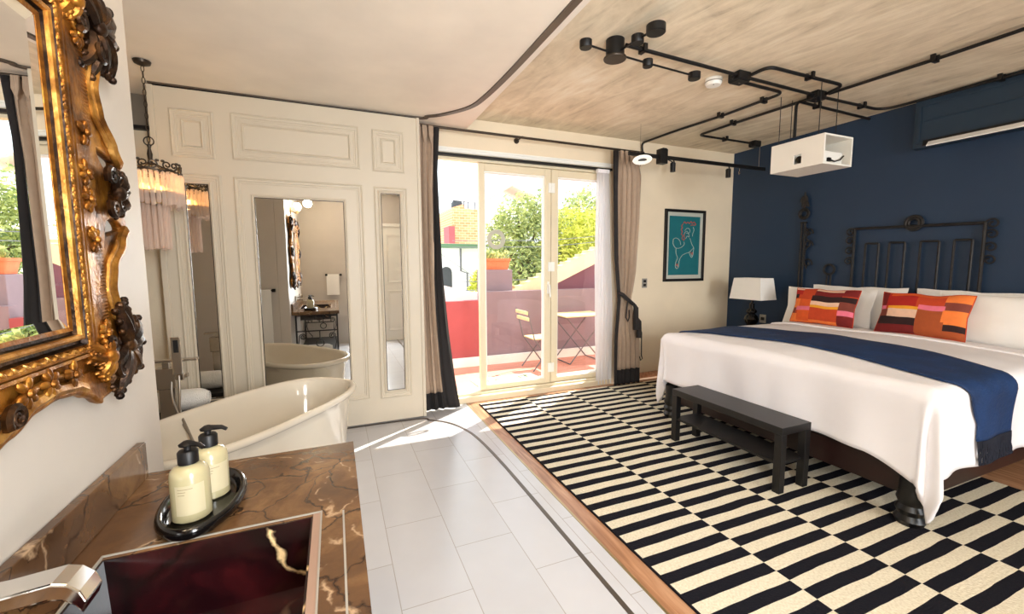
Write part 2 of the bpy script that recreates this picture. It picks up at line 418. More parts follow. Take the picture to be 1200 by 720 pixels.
M['brown_marble'] = marble('brown_marble', srgb(94, 66, 42), srgb(122, 90, 58), srgb(74, 52, 36), srgb(46, 28, 18), .2, 5.0, .022, srgb(170, 142, 112))
M['red_marble'] = marble('red_marble', srgb(26, 6, 9), srgb(50, 12, 15), srgb(10, 4, 5), srgb(12, 4, 5), .1, 3.2, .07, srgb(222, 190, 140))
def goldmat(name, a, b_, c):
    m, t, b = nodes(name); L = t.links.new
    tc = N(t, 'ShaderNodeTexCoord'); n1 = N(t, 'ShaderNodeTexNoise', i_Scale=16.0, i_Detail=6.0, i_Roughness=.6); L(tc.outputs['Object'], n1.inputs['Vector'])
    r = ramp(t, [(.32, a), (.5, b_), (.68, c)]); L(n1.outputs[0], r.inputs[0]); L(r.outputs[0], b.inputs['Base Color'])
    b.inputs['Metallic'].default_value = .75; b.inputs['Roughness'].default_value = .4
    n2 = N(t, 'ShaderNodeTexNoise', i_Scale=70.0, i_Detail=3.0); L(tc.outputs['Object'], n2.inputs['Vector'])
    bp = N(t, 'ShaderNodeBump', i_Strength=.35, i_Distance=.006); L(n2.outputs[0], bp.inputs['Height']); L(bp.outputs[0], b.inputs['Normal'])
    return m
M['gold'] = goldmat('antique_gold', srgb(62, 34, 10), srgb(136, 84, 26), srgb(190, 134, 52))
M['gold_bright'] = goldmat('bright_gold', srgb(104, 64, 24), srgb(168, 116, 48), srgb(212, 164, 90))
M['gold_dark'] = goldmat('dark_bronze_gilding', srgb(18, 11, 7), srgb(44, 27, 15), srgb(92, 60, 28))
def brickmat():
    m, t, b = nodes('orange_brick'); L = t.links.new
    tc = N(t, 'ShaderNodeTexCoord'); mp = N(t, 'ShaderNodeMapping'); mp.inputs['Rotation'].default_value = (PI / 2, 0, 0); L(tc.outputs['Object'], mp.inputs[0])
    br = N(t, 'ShaderNodeTexBrick', i_Scale=1.0, i_Brick_Width=.28, i_Row_Height=.12, i_Mortar_Size=.012)
    br.inputs['Color1'].default_value = srgb(196, 128, 84); br.inputs['Color2'].default_value = srgb(212, 152, 106); br.inputs['Mortar'].default_value = srgb(206, 180, 150)
    L(mp.outputs[0], br.inputs['Vector']); L(br.outputs[0], b.inputs['Base Color']); b.inputs['Roughness'].default_value = .9
    return m
M['brick'] = brickmat()

# ---------------------------------------------------------------- the room
WY = 4.42; BX = 5.2; LX = -.575; LEND = 1.77; AX = -2.0; BY = -.6; RY = -3.2; CZ = 3.02; PZ = 2.865; DX = 1.29
struct(MB().box(AX - .1, 1.255, BY - .15, 4.34, -.12, 0).build('floor', M['tile']), 'pale stone tiled floor of the bathroom side')
struct(MB().box(1.268, BX + .1, RY - .15, 4.34, -.12, 0).build('floor_wood', M['oak']), 'oak floor of the bedroom side')
struct(MB().box(1.255, 1.268, BY - .1, 4.30, -.1, .003).build('trim_1', M['brass']), 'thin metal strip between tile and oak')
struct(MB().box(DX, BX + .1, RY - .15, WY + .2, CZ, CZ + .2).build('ceiling', M['concrete']), 'raw board-marked concrete ceiling over the bedroom')
struct(MB().box(AX - .1, DX, BY - .15, WY, PZ, CZ + .2).build('ceiling_plaster', M['plaster'], bevel=.004), 'smooth lower plaster ceiling over the bathroom')
# window wall with opening
ox0, ox1, oz = .92, 3.14, 2.62
wb = MB().box(AX - .1, ox0, WY, WY + .2, -.1, CZ + .1).box(ox1, BX + .1, WY, WY + .2, -.1, CZ + .1).box(ox0, ox1, WY, WY + .2, oz, CZ + .1)
struct(wb.build('wall_window', M['cream_wall']), 'cream plastered wall around the terrace doors')
struct(MB().box(BX, BX + .2, RY - .15, WY, -.1, CZ + .1).build('wall_right', M['blue_wall']), 'dark blue wall behind the bed')
struct(MB().box(LX - .12, LX, BY, LEND, -.1, PZ).build('wall_left', M['left_wall'], bevel=.004), 'pale wall behind the vanity and gilt mirror')
struct(MB().box(AX, LX - .12, LEND - .12, LEND, -.1, PZ).build('wall_alcove', M['left_wall']), 'tiled return wall of the bath alcove')
struct(MB().box(AX - .12, AX, LEND - .12, WY, -.1, PZ).build('wall_side', M['cream_wall']))
struct(MB().box(AX + .01, -.2, WY - .03, WY - .002, 2.62, PZ - .002).build('trim_2', M['grey_strip']), 'grey band above the bath alcove')
struct(MB().box(AX + .01, -.2, WY - .05, WY - .002, 2.59, 2.62).build('trim_3', M['dark']))
# rear walls, with invented window openings for the added fill lamps
bx_0, bx_1 = .30, .80
struct(MB().box(LX - .12, bx_0, BY - .15, BY, -.1, CZ).box(bx_1, 1.85, BY - .15, BY, -.1, CZ).box(bx_0, bx_1, BY - .15, BY, -.1, .75).box(bx_0, bx_1, BY - .15, BY, 2.55, CZ).build('wall_back', M['left_wall']))
struct(MB().box(bx_0, bx_0 + .03, BY - .1, BY - .05, .75, 2.55).box(bx_1 - .03, bx_1, BY - .1, BY - .05, .75, 2.55).box(bx_0 + .03, bx_1 - .03, BY - .1, BY - .05, .75, .80).box(bx_0 + .03, bx_1 - .03, BY - .1, BY - .05, 2.5, 2.55).build('added_bath_window', M['pvc']))  # made-up window frame, out of view, around the bath fill lamp
struct(MB().box(1.85, 1.97, RY, BY, -.1, CZ).build('wall_return', M['cream_wall']))
wx0, wx1 = 2.05, 3.98
struct(MB().box(1.85, wx0, RY - .15, RY, -.1, CZ).box(wx1, BX, RY - .15, RY, -.1, CZ).box(wx0, wx1, RY - .15, RY, -.1, .45).box(wx0, wx1, RY - .15, RY, 2.8, CZ).build('wall_rear', M['cream_wall']))
wf = MB()
for a in (wx0, (wx0 + wx1) / 2 - .035, wx1 - .07): wf.box(a, a + .07, RY - .1, RY - .03, .45, 2.8)
wf.box(wx0 + .07, wx1 - .07, RY - .1, RY - .03, .45, .52).box(wx0 + .07, wx1 - .07, RY - .1, RY - .03, 2.73, 2.8)
struct(wf.build('added_rear_window', M['pvc']))  # unseen window frame, invented to hold the rear fill lamp
struct(MB().box(3.55, BX - .002, WY - .018, WY - .002, 0.0, .075).build('baseboard_window', M['oak']))
# curved tracks
tr_pts = [(-1.22, 4.085), (.55, 4.075), (.80, 3.985), (.95, 3.84), (1.045, 3.62), (1.09, 3.36), (1.112, 2.9), (1.116, 2.3), (1.116, 1.4), (1.116, BY + .02)]
def strip(pts, hw, z0, z1):
    P = [Vector((a, b, 0)) for a, b in pts]; Q = []
    for i in range(len(P) - 1):       # Catmull-Rom
        p0 = P[max(i - 1, 0)]; p1 = P[i]; p2 = P[i + 1]; p3 = P[min(i + 2, len(P) - 1)]
        for k in range(6):
            t = k / 6
            Q.append(.5 * ((2 * p1) + (p2 - p0) * t + (2 * p0 - 5 * p1 + 4 * p2 - p3) * t * t + (3 * p1 - p0 - 3 * p2 + p3) * t ** 3))
    Q.append(P[-1]); rings = []
    for i in range(len(Q)):
        d = (Q[min(i + 1, len(Q) - 1)] - Q[max(i - 1, 0)]).normalized(); n = Vector((-d.y, d.x, 0)) * hw
        a = Q[i] + n; b = Q[i] - n
        rings.append([(a.x, a.y, z0), (b.x, b.y, z0), (b.x, b.y, z1), (a.x, a.y, z1)])
    return MB().loft(rings)
struct(strip(tr_pts, .012, -.01, .003).build('trim_4', M['track']), 'curved metal track set in the tile floor')
ct_pts = [(a + (.1 if i > 3 else .06), b + .04) for i, (a, b) in enumerate(tr_pts)]; ct_pts[0] = (-1.22, 4.085)
struct(strip(ct_pts, .022, PZ - .012, PZ + .01).build('trim_5', M['track']), 'curved dark track in the plaster ceiling')
# mouldings above the doors, dark track
struct(MB().box(ox0 - .05, ox1 + .02, WY - .02, WY - .001, 2.66, 2.71).box(ox0 - .05, ox1 + .02, WY - .03, WY - .001, 2.69, 2.705).build('trim_6', M['pvc_white']), 'white cornice above the terrace doors')
struct(MB().box(ox0 - .05, ox1, WY - .045, WY - .001, 2.618, 2.645).build('trim_7', M['dark']), 'dark blind track above the terrace doors')

# ---------------------------------------------------------------- terrace doors
dr = struct(MB().box(ox0, ox1, 4.34, 4.60, -.1, .06).box(ox0, ox1, 4.40, 4.6, .06, .085).box(ox0, ox1, 4.42, 4.5, oz - .03, oz).box(ox1 - .03, ox1, 4.42, 4.5, .085, oz - .03).build('door_1', M['pvc'], bevel=.004), 'cream framed terrace doors, left opening bare')
def leaf(x0, x1, gl, gr):
    f = MB(); z0, z1 = .09, 2.585; y0, y1 = 4.43, 4.49
    f.box(x0, gl, y0, y1, z0, z1).box(gr, x1, y0, y1, z0, z1).box(gl, gr, y0, y1, z0, .145).box(gl, gr, y0, y1, 2.507, z1)
    o = f.build('door_leaf', M['pvc'], dr, bevel=.004)
    MB().frame(lambda a, h, d: (a, 4.445 + d, h), gl, gr, .145, 2.507, [(0, 0), (.012, 0), (.022, .02), (.022, .03), (0, .03)]).build('glazing_bead', M['pvc_white'], o)
    MB().box(gl, gr, 4.462, 4.470, .145, 2.507).build('glass_pane', M['glass'], o)
    return o
L1 = leaf(1.465, 2.338, 1.53, 2.262); L2 = leaf(2.345, 3.11, 2.43, 3.03)
for z in (.22, 1.42, 2.32):
    MB().box(2.30, 2.335, 4.418, 4.43, z, z + .11).box(2.348, 2.383, 4.418, 4.43, z, z + .11).tube([(2.3415, 4.42, z), (2.3415, 4.42, z + .11)], .008).build('hinge', M['pvc_white'], dr, bevel=.002)
hd = MB().box(2.29, 2.315, 4.42, 4.43, 1.16, 1.30); hd.tube(path([(2.3025, 4.425, 1.27), (2.3025, 4.385, 1.27), (2.31, 4.385, 1.12)], .02), .008)
hd.build('handle', M['pvc_white'], dr, smooth=True)
# round sticker on the glass
st = MB()
ro, ri = .108, .062
st.loft([[(1.672 + r * math.cos(2 * PI * k / 36), y, 1.78 + r * math.sin(2 * PI * k / 36)) for k in range(36)] for r, y in ((ro, 4.4615), (ro, 4.4595), (ri, 4.4595), (ri, 4.4615), (ro, 4.4615))], False, False)
sk = thing('glass_sticker', 'round white ring sticker with a sketched mark on the left glass door', 'sticker', (1.672, 4.46, 1.672))
st.build('ring', M['sticker'], sk)
s2 = MB()
s2.tube([(1.612 + .012 * i, 4.459, 1.765 + .006 * math.sin(i * 1.1) + .002 * i) for i in range(11)], .004, 5)
s2.tube([(1.64 + .008 * i, 4.459, 1.735 + .004 * math.sin(i)) for i in range(9)], .003, 5)
s2.tube([(1.69, 4.459, 1.79), (1.70, 4.459, 1.815), (1.715, 4.459, 1.80)], .004, 5)
s2.tube([(1.625, 4.459, 1.79), (1.65, 4.459, 1.80), (1.67, 4.459, 1.792)], .003, 5)
s2.build('mark', M['grey_plate'], sk)

# ---------------------------------------------------------------- curtains
def curtain_mesh(xl, xr, z0, z1, folds, y, amp, nz=60, z_list=None, nx=None, ph=0, u0=0, u1=1):
    """xl(z), xr(z): edges; pleats at the heading"""
    nx = nx or folds * 10; m = MB()
    def fn(u, v):
        z = z0 + (z1 - z0) * v; uu = u0 + (u1 - u0) * u
        a, b = xl(z), xr(z); x = a + (b - a) * uu
        wv = math.sin(2 * PI * folds * uu + ph + .5 * math.sin(z * 2.1 + uu * 5)); wv = wv * (.75 + .25 * math.sin(uu * 9 + 1))
        return (x + .006 * math.sin(2 * PI * folds * uu * 2), y + amp * wv * (1 + .3 * math.sin(z * 1.3)), z)
    m.grid(fn, nx, nz); return m
def lerp(tab):
    def f(z):
        for (a, va), (b, vb) in zip(tab, tab[1:]):
            if z <= b: return va + (vb - va) * max(0, (z - a)) / (b - a)
        return tab[-1][1]
    return f
y0c = 4.25
def curtain(name, label, xl, xr, folds, sub, hem, top, dark_left, dark_w):
    t = thing(name, label, 'curtain', (xl(1) * .5 + xr(1) * .5, y0c, .012))
    if dark_left: ba, bb, pa, pb = xl, dark_w, dark_w, xr
    else: ba, bb, pa, pb = dark_w, xr, xl, dark_w
    curtain_mesh(pa, pb, hem, top, folds, y0c, .028).build('panel', M['taupe'], t, smooth=True, solid=.004, angle=80)
    curtain_mesh(pa, pb, .012, hem, folds, y0c, .028, 8).build('hem_band', M['black_soft'], t, smooth=True, solid=.005, angle=80)['label'] = 'black band along the curtain foot'
    curtain_mesh(ba, bb, .012, top, 1, y0c - .012, .02, 40, nx=14, ph=.6).build('leading_border', M['black_soft'], t, smooth=True, solid=.005, angle=80)['label'] = 'black vertical border'
    hp = MB(); n = folds
    for i in range(n):
        u = (i + .5) / n; x = pa(top) + (pb(top) - pa(top)) * u
        for d in (-.014, 0, .014):
            hp.tube([(x + d, y0c - .035, top), (x + d * .9, y0c - .045, top - .09), (x + d * .25, y0c - .045, top - .135), (x, y0c - .03, top - .16)], [.010, .011, .007, .003], 6)
    hp.build('pleat_heading', M['taupe'], t, smooth=True)
    return t
curtain('curtain', 'taupe curtain with black border left of the terrace doors, beside the mirrored panel',
        lerp([(0, .70), (2.85, .70)]), lerp([(0, 1.165), (.35, 1.11), (.8, 1.06), (1.4, 1.01), (2.4, .975), (2.84, 1.0)]), 4, None, .19, 2.835, False,
        lerp([(0, 1.0), (.4, .965), (1.0, .935), (1.4, .925), (2.3, .93), (2.84, .945)]))
RC = curtain('curtain', 'taupe curtain gathered by a black tieback right of the terrace doors',
        lerp([(0, 3.13), (.6, 3.13), (1.08, 3.165), (1.6, 3.10), (2.3, 3.065), (2.84, 3.05)]), lerp([(0, 3.51), (.55, 3.50), (.95, 3.38), (1.08, 3.35), (1.4, 3.41), (2.0, 3.45), (2.55, 3.46), (2.7, 3.42), (2.84, 3.46)]), 5, None, .20, 2.82, True,
        lerp([(0, 3.155), (.6, 3.15), (1.08, 3.185), (1.6, 3.135), (2.3, 3.12), (2.84, 3.12)]))
# black side strip lower right is taupe in the photo; tieback with tassels
tb = thing('curtain_tieback', 'black rope tieback with tassels around the right curtain', 'tieback', (3.27, 4.2, .6))
MB().tube([(3.15, 4.215, 1.16), (3.19, 4.185, 1.13), (3.25, 4.175, 1.08), (3.32, 4.18, 1.03), (3.39, 4.20, .99)], [.02, .024, .022, .022, .018], 8).build('strap', M['black_soft'], tb, smooth=True)
MB().tube([(3.25, 4.165, 1.07), (3.23, 4.16, .98), (3.22, 4.16, .86), (3.25, 4.16, .81), (3.27, 4.16, .86), (3.27, 4.165, .95)], .009, 6).build('loop', M['black_soft'], tb, smooth=True)
for i, (dx, z1, z0) in enumerate(((3.37, .97, .70), (3.42, .80, .60), (3.465, .66, .36))):
    tm = MB(); tm.tube([(dx - .03, 4.175, z1 + .06), (dx, 4.165, z1), (dx + .005, 4.165, z0)], [.012, .03 if i < 2 else .007, .034 if i < 2 else .007], 8)
    if i == 2: tm.tube([(dx, 4.165, .40), (dx + .02, 4.165, .33), (dx - .005, 4.165, .31), (dx - .02, 4.165, .36)], .007, 6)
    tm.build('tassel', M['black_soft'], tb, smooth=True)
sh = thing('sheer_curtain', 'white sheer curtain drawn to the right side of the terrace doors', 'curtain', (3.04, 4.345, .012))
curtain_mesh(lerp([(0, 2.935), (.6, 2.915), (1.4, 2.895), (2.4, 2.90), (2.62, 2.91)]), lerp([(0, 3.155), (1.0, 3.15), (1.8, 3.10), (2.62, 3.07)]), .012, 2.60, 5, 4.345, .022).build('voile', M['sheer'], sh, smooth=True, angle=80)
MB().box(2.905, 3.07, 4.33, 4.37, 2.575, 2.617).build('heading_tape', M['linen'], sh)
rd = thing('curtain_rod', 'thin dark curtain rod above the terrace doors', 'curtain rod', (2.1, 4.25, 2.83))
MB().tube([(.72, 4.25, 2.845), (3.50, 4.25, 2.835)], .013, 10).build('rod', M['bronze'], rd, smooth=True)
for x in (.75, 1.9, 3.47):
    MB().tube([(x, 4.25, 2.85), (x, 4.415, 2.85)], .008, 8).lathe([(.03, 0), (.03, .008)], (x, 4.41, 2.85), 16, 'y').build('bracket', M['bronze'], rd)

# ---------------------------------------------------------------- mirrored sliding panel
PYF = 4.07
pn = thing('sliding_panel', 'tall cream panelled sliding door with three inset mirrors behind the bathtub', 'sliding door', (-.23, 4.10, .02))
MB().box(-1.228, .775, PYF, PYF + .05, .022, 2.842).build('panel', M['panel'], pn, bevel=.003)
F = lambda a, h, d: (a, PYF - d, h)
prof = [(0, -.002), (0, .010), (.010, .016), (.018, .010), (.030, .010), (.036, .004), (.046, .004), (.050, -.002)]
prof2 = [(0, -.002), (0, .010), (.008, .014), (.016, .006), (.022, -.002)]
for (a, b, h0, h1) in ((-1.106, -.825, 2.335, 2.69), (-.71, .245, 2.345, 2.705), (.355, .63, 2.338, 2.70)):
    MB().frame(F, a, b, h0, h1, prof).frame(F, a + .07, b - .07, h0 + .07, h1 - .07, prof2).build('raised_moulding', M['panel'], pn)
for (a, b, h0, h1, g) in ((-1.125, -.80, .25, 2.215, .085), (-.715, .26, .265, 2.21, .10), (.355, .645, .25, 2.205, .045)):
    MB().frame(F, a, b, h0, h1, prof).build('raised_moulding', M['panel'], pn)
for (a, b, h0, h1) in ((-1.036, -.889, .42, 2.135), (-.575, .095, .45, 2.052), (.418, .577, .325, 2.143)):
    MB().box(a, b, PYF - .005, PYF - .001, h0, h1).build('mirror', M['mirror'], pn)
    MB().frame(F, a - .026, b + .026, h0 - .026, h1 + .026, [(0, -.002), (0, .012), (.010, .018), (.020, .010), (.024, .005)]).build('mirror_bead', M['panel'], pn)
    MB().frame(F, a - .004, b + .004, h0 - .004, h1 + .004, [(0, .004), (0, .010), (.005, .010), (.005, .004)]).build('bead_line', M['bronze'], pn)
MB().box(.748, .776, PYF - .012, PYF + .052, .022, 2.844).build('edge_strip', M['panel'], pn, bevel=.004)
MB().box(-1.229, -1.19, PYF - .012, PYF + .052, .022, 2.844).build('edge_strip', M['panel'], pn, bevel=.004)
MB().box(-1.2, .74, PYF + .01, PYF + .04, 2.842, PZ - .013).build('hanger_rail', M['dark'], pn)

# ---------------------------------------------------------------- bathtub
TA = math.atan2(.7826, .6225)
tub = thing('bathtub', 'freestanding cream bathtub with rolled rim in front of the mirrored panel', 'bathtub', (-.52, 3.10, 0), local=True, rotz=TA)
def ring(a, b, z, e): return rectring(0, 0, a, b, z, 64, e)
rings = [ring(.69, .31, .0, 2.6), ring(.70, .32, .02, 2.6), ring(.715, .335, .15, 2.6), ring(.735, .35, .35, 2.6), ring(.75, .36, .48, 2.6), ring(.758, .367, .525, 2.6), ring(.785, .39, .535, 2.7), ring(.80, .402, .548, 2.7),
         ring(.803, .405, .563, 2.7), ring(.798, .40, .577, 2.7), ring(.78, .385, .583, 2.7), ring(.762, .368, .577, 2.6), ring(.748, .355, .555, 2.6), ring(.73, .34, .45, 2.6), ring(.69, .31, .28, 2.5), ring(.60, .25, .17, 2.4), ring(.45, .17, .14, 2.2), ring(.1, .05, .135, 2)]
MB().loft(rings).build('tub_shell', M['enamel'], tub, smooth=True, angle=60)
dm = MB().lathe([(.0, 0), (.03, 0), (.03, .004), (.0, .006)], (.0, 0, .137), 20); dm.build('drain', M['chrome'], tub, smooth=True)
# floor-mounted mixer
fx, fy = -1.045, 3.4
tm = thing('bath_mixer', 'floor standing square chrome bath mixer with hand shower behind the tub', 'tap', (fx, fy, 0))
MB().box(fx - .045, fx + .045, fy - .03, fy + .03, .0, .70).box(fx - .08, fx + .08, fy - .06, fy + .06, .0, .012).build('column', M['nickel'], tm, bevel=.004)
MB().box(fx - .06, fx + .055, fy - .04, fy + .04, .70, .835).build('valve_body', M['nickel'], tm, bevel=.004)
MB().box(fx - .02, fx + .02, fy - .02, fy + .02, .835, .872).box(fx - .095, fx + .165, fy + .0, fy + .06, .870, .884).build('spout', M['nickel'], tm, bevel=.003)
MB().box(fx + .055, fx + .115, fy - .025, fy + .01, .765, .79).box(fx + .055, fx + .10, fy - .05, fy - .02, .755, .80).build('holder', M['nickel'], tm, bevel=.003)
hs = MB().box(fx + .05, fx + .105, fy - .075, fy - .05, .80, 1.045).build('hand_shower', M['chrome'], tm, bevel=.005)
MB().box(fx + .066, fx + .092, fy - .078, fy - .075, .945, 1.025).build('nozzle_plate', M['dark'], hs)
hp = [Vector((fx + .03, fy - .03, .76)), Vector((fx + .03, fy - .06, .66)), Vector((fx + .07, fy - .12, .56)), Vector((fx + .12, fy - .22, .53)), Vector((fx + .20, fy - .34, .45)), Vector((fx + .26, fy - .42, .32))]
MB().tube(path(hp, .08), .0075, 8).tube(path([(fx + .08, fy - .062, .79), (fx + .085, fy - .09, .68), (fx + .10, fy - .18, .58), hp[4] + Vector((-.01, 0, .03)), hp[5]], .08), .0075, 8).build('hose', M['hose'], tm, smooth=True)
# stool with towel roll
so = thing('stool', 'low black stool between the tub and the mirrored panel', 'stool', (-1.10, 3.78, 0))
MB().box(-1.36, -.84, 3.60, 3.96, .40, .435).build('seat', M['blackwood'], so, bevel=.006)
for sx in (-1.33, -.90):
    for sy in (3.63, 3.90): MB().box(sx, sx + .035, sy, sy + .035, 0, .40).build('leg', M['blackwood'], so, bevel=.003)
for yy in (3.64, 3.905): MB().box(-1.30, -.90, yy, yy + .02, .33, .36).build('stretcher', M['blackwood'], so)
def towel_roll(x0, x1, y, z, r, name, label):
    t = thing(name, label, 'towel', ((x0 + x1) / 2, y, z - r))
    R = []
    for i in range(13):
        u = i / 12; x = x0 + (x1 - x0) * u; rr = r * (1 - .35 * max(0, abs(u - .5) * 2 - .75) / .25)
        R.append([(x, y + rr * 1.1 * math.cos(2 * PI * k / 24) * (1 + .03 * math.sin(k * 3 + i)), z + rr * math.sin(2 * PI * k / 24)) for k in range(24)])
    MB().loft(R).build('roll', M['towel'], t, smooth=True)
    for x in (x0 - .002, x1 + .002):
        MB().tube([(x, y + a, z + b) for a, b in spiral(0, 0, .008, r * .66, 0, 5 * PI, 40)], .006, 6).build('coil_edge', M['towel'], t, smooth=True)
towel_roll(-1.26, -.92, 3.77, .512, .077, 'rolled_towel', 'white rolled towel lying on the low black stool')

# ---------------------------------------------------------------- pendant chandelier
cx, cy = -1.125, 3.69
ch = thing('chandelier', 'pink crystal pendant chandelier with bronze crown hanging near the tub', 'chandelier', (cx, cy, 1.6))
c = MB()
for i in range(14):
    z = 2.32 + i * .038
    c.tube([(cx + (.009 if i % 2 else 0) * math.cos(a) , cy + (0 if i % 2 else .009) * math.cos(a), z + .022 * math.sin(a)) for a in [k * PI / 5 for k in range(10)]], .0025, 5, True)
c.build('chain', M['bronze'], ch, smooth=True)
MB().lathe([(.0, 2.862), (.05, 2.862), (.045, 2.845), (.01, 2.83), (0, 2.83)], (cx, cy, 0), 20).build('ceiling_rose', M['bronze'], ch, smooth=True)
MB().lathe([(.0, 2.18), (.02, 2.19), (.012, 2.22), (.016, 2.26), (.008, 2.30), (.014, 2.32), (0, 2.33)], (cx, cy, 0), 14).tube([(cx + .028 * math.cos(a), cy, 2.345 + .028 * math.sin(a)) for a in [k * PI / 8 for k in range(16)]], .004, 6, True).build('stem', M['bronze'], ch, smooth=True)
cr = MB(); RO = .162
cr.tube([(cx + RO * math.cos(a), cy + RO * math.sin(a), 2.135 + .008 * math.sin(8 * a)) for a in [k * PI / 32 for k in range(64)]], .008, 6, True)
for k in range(8):
    a = 2 * PI * k / 8 + .2
    for s in (-1, 1):
        pts = [(cx + RO * math.cos(a + s * u * .33 / .05), cy + RO * math.sin(a + s * u * .33 / .05), 2.145 + v) for u, v in spiral(.022, .028, .027, .007, -PI / 2, 2 * PI, 16)]
        cr.tube(pts, .005, 6)
        cr.ell((cx + RO * math.cos(a + s * .3), cy + RO * math.sin(a + s * .3), 2.195), (.012, .012, .009), n=6)
    cr.tube([(cx + .02 * math.cos(a), cy + .02 * math.sin(a), 2.20), (cx + .10 * math.cos(a), cy + .10 * math.sin(a), 2.16), (cx + RO * math.cos(a), cy + RO * math.sin(a), 2.135)], .004, 6)
cr.build('crown', M['bronze'], ch, smooth=True)
band = MB(); band.lathe([(RO - .012, 1.985), (RO - .006, 1.985), (RO - .006, 2.005), (RO - .012, 2.005), (RO - .012, 1.985)], (cx, cy, 0), 40)
band.build('band', M['brass'], ch, smooth=True)
MB().lathe([(.075, 1.925), (.08, 1.925), (.08, 1.945), (.075, 1.945), (.075, 1.925)], (cx, cy, 0), 30).build('inner_ring', M['brass'], ch, smooth=True)
def crystal(r, a, z0, z1, wd):
    m = MB(); x, y = cx + r * math.cos(a), cy + r * math.sin(a)
    m.lathe([(0.0, z0), (wd * .5, z0 + .008), (wd * .55, z0 + .03), (wd * .5, z1 - .02), (wd * .35, z1), (0, z1)], (x, y, 0), 6)
    return m.build('crystal', M['crystal'], ch)
for k in range(34): crystal(RO, 2 * PI * k / 34, 1.905 + .012 * math.sin(k * 2.3), 2.13, .026)
for k in range(14): crystal(.07, 2 * PI * k / 14, 1.615 + .008 * math.sin(k * 1.7), 1.93, .026)
for k in range(4):
    a = PI / 4 + k * PI / 2
    MB().ell((cx + .06 * math.cos(a), cy + .06 * math.sin(a), 2.03), (.016, .016, .032), n=8).build('bulb', M['bulb'], ch, smooth=True)
lamp('chandelier_glow', 'POINT', (cx, cy, 2.02), 2.0, (1, .62, .25), shadow_soft_size=.04)

# ---------------------------------------------------------------- vanity
VZ = .86; vx0, vx1, vy0, vy1 = -.573, .037, -.40, 1.605
sx0, sx1, sy0, sy1 = -.498, -.078, .42, 1.152
va = thing('vanity', 'brown marble vanity counter with a dark red sink on a wrought iron stand', 'vanity', (-.27, .6, 0))
def slab(x0, x1, y0, y1, z0, z1, hx0, hx1, hy0, hy1):
    m = MB(); o = [(x0, y0), (x1, y0), (x1, y1), (x0, y1)]; h = [(hx0, hy0), (hx1, hy0), (hx1, hy1), (hx0, hy1)]
    v = [(a, b, z) for z in (z0, z1) for a, b in o] + [(a, b, z) for z in (z0, z1) for a, b in h]; f = []
    for j in range(4):
        k = (j + 1) % 4
        f += [(j, k, 4 + k, 4 + j), (8 + j, 12 + j, 12 + k, 8 + k), (4 + j, 4 + k, 12 + k, 12 + j), (j, 8 + j, 8 + k, k)]
    return m.add(v, f)
slab(vx0, vx1, vy0, vy1, VZ - .045, VZ, sx0, sx1, sy0, sy1).build('worktop', M['brown_marble'], va, bevel=.002)
MB().box(vx0, vx0 + .022, vy0, vy1 - .03, VZ + .001, VZ + .11).build('backsplash', M['brown_marble'], va, bevel=.002)
# sink bowl: sloping walls
z1, z0 = VZ - .003, VZ - .15
o = [(sx0, sy0), (sx1, sy0), (sx1, sy1), (sx0, sy1)]; i_ = [(sx0 + .03, sy0 + .05), (sx1 - .02, sy0 + .05), (sx1 - .02, sy1 - .05), (sx0 + .03, sy1 - .05)]
sm = MB(); sm.loft([[(a, b, z0 - .02) for a, b in o], [(a, b, z1) for a, b in o], [(a + (.004 if a < -.3 else -.004), b + (.004 if b < .8 else -.004), z1) for a, b in o], [(a, b, z0) for a, b in i_]])
sk_ = sm.build('sink_bowl', M['red_marble'], va)
MB().frame(lambda a, b, d: (a, b, VZ + d), sx0 - .004, sx1 + .022, sy0 - .004, sy1 + .010, [(0, -.002), (0, .003), (.004, .003), (.004, -.002)]).build('sink_edge_line', M['grey_plate'], va)
MB().box(sx1 + .001, sx1 + .020, sy0, sy1 + .004, VZ - .002, VZ + .0015).build('sink_rim', M['rim'], va)
MB().box(-.0075, -.003, vy0 + .02, 1.146, VZ - .002, VZ + .0012).build('inlay_line', M['grey_plate'], va)
MB().lathe([(0, 0), (.022, 0), (.022, .004), (0, .005)], (-.3, .79, z0), 20).build('drain', M['chrome'], va, smooth=True)
# iron stand
def ibar(m, a, b, r=.009): m.tube([a, b], r, 6)
fr = MB()
for x in (-.53, .0):
    pass
for x in (-.525, .005):
    for y in (-.33, 1.56):
        MB().box(x - .011, x + .011, y - .011, y + .011, 0, VZ - .047).build('leg', M['iron'], va)
for y in (-.33, 1.56):
    ibar(fr, (-.525, y, .80), (.005, y, .80)); ibar(fr, (-.525, y, .58), (.005, y, .58)); ibar(fr, (-.525, y, .16), (.005, y, .16))
    fr.tube([(-.42, y, .58), (-.42, y, .70), (-.04, y, .70), (-.04, y, .58)], .008, 6)
    fr.tube([(-.23 + .05 * math.cos(a), y, .775 + .045 * math.sin(a)) for a in [k * PI / 10 for k in range(20)]], .007, 6, True)
    ibar(fr, (-.23, y, .73), (-.23, y, .70), .007); ibar(fr, (-.23, y, .58), (-.23, y, .45), .007)
    fr.tube([(-.23 + .05 * math.cos(a), y, .40 + .05 * math.sin(a)) for a in [k * PI / 10 for k in range(20)]], .007, 6, True)
    for s, x in ((1, -.45), (-1, -.07)):
        fr.tube([(x + s * u, y, .50 + v) for u, v in spiral(0, 0, .012, .045, -2.2 * PI, .9 * PI, 26)] + [(x - s * .055, y, .40), (x - s * .03, y, .30), (x + s * .03, y, .22), (x + s * .02, y, .17)], .007, 6)
for x in (-.525, .005):
    ibar(fr, (x, -.33, .80), (x, 1.56, .80)); ibar(fr, (x, -.33, .16), (x, 1.56, .16))
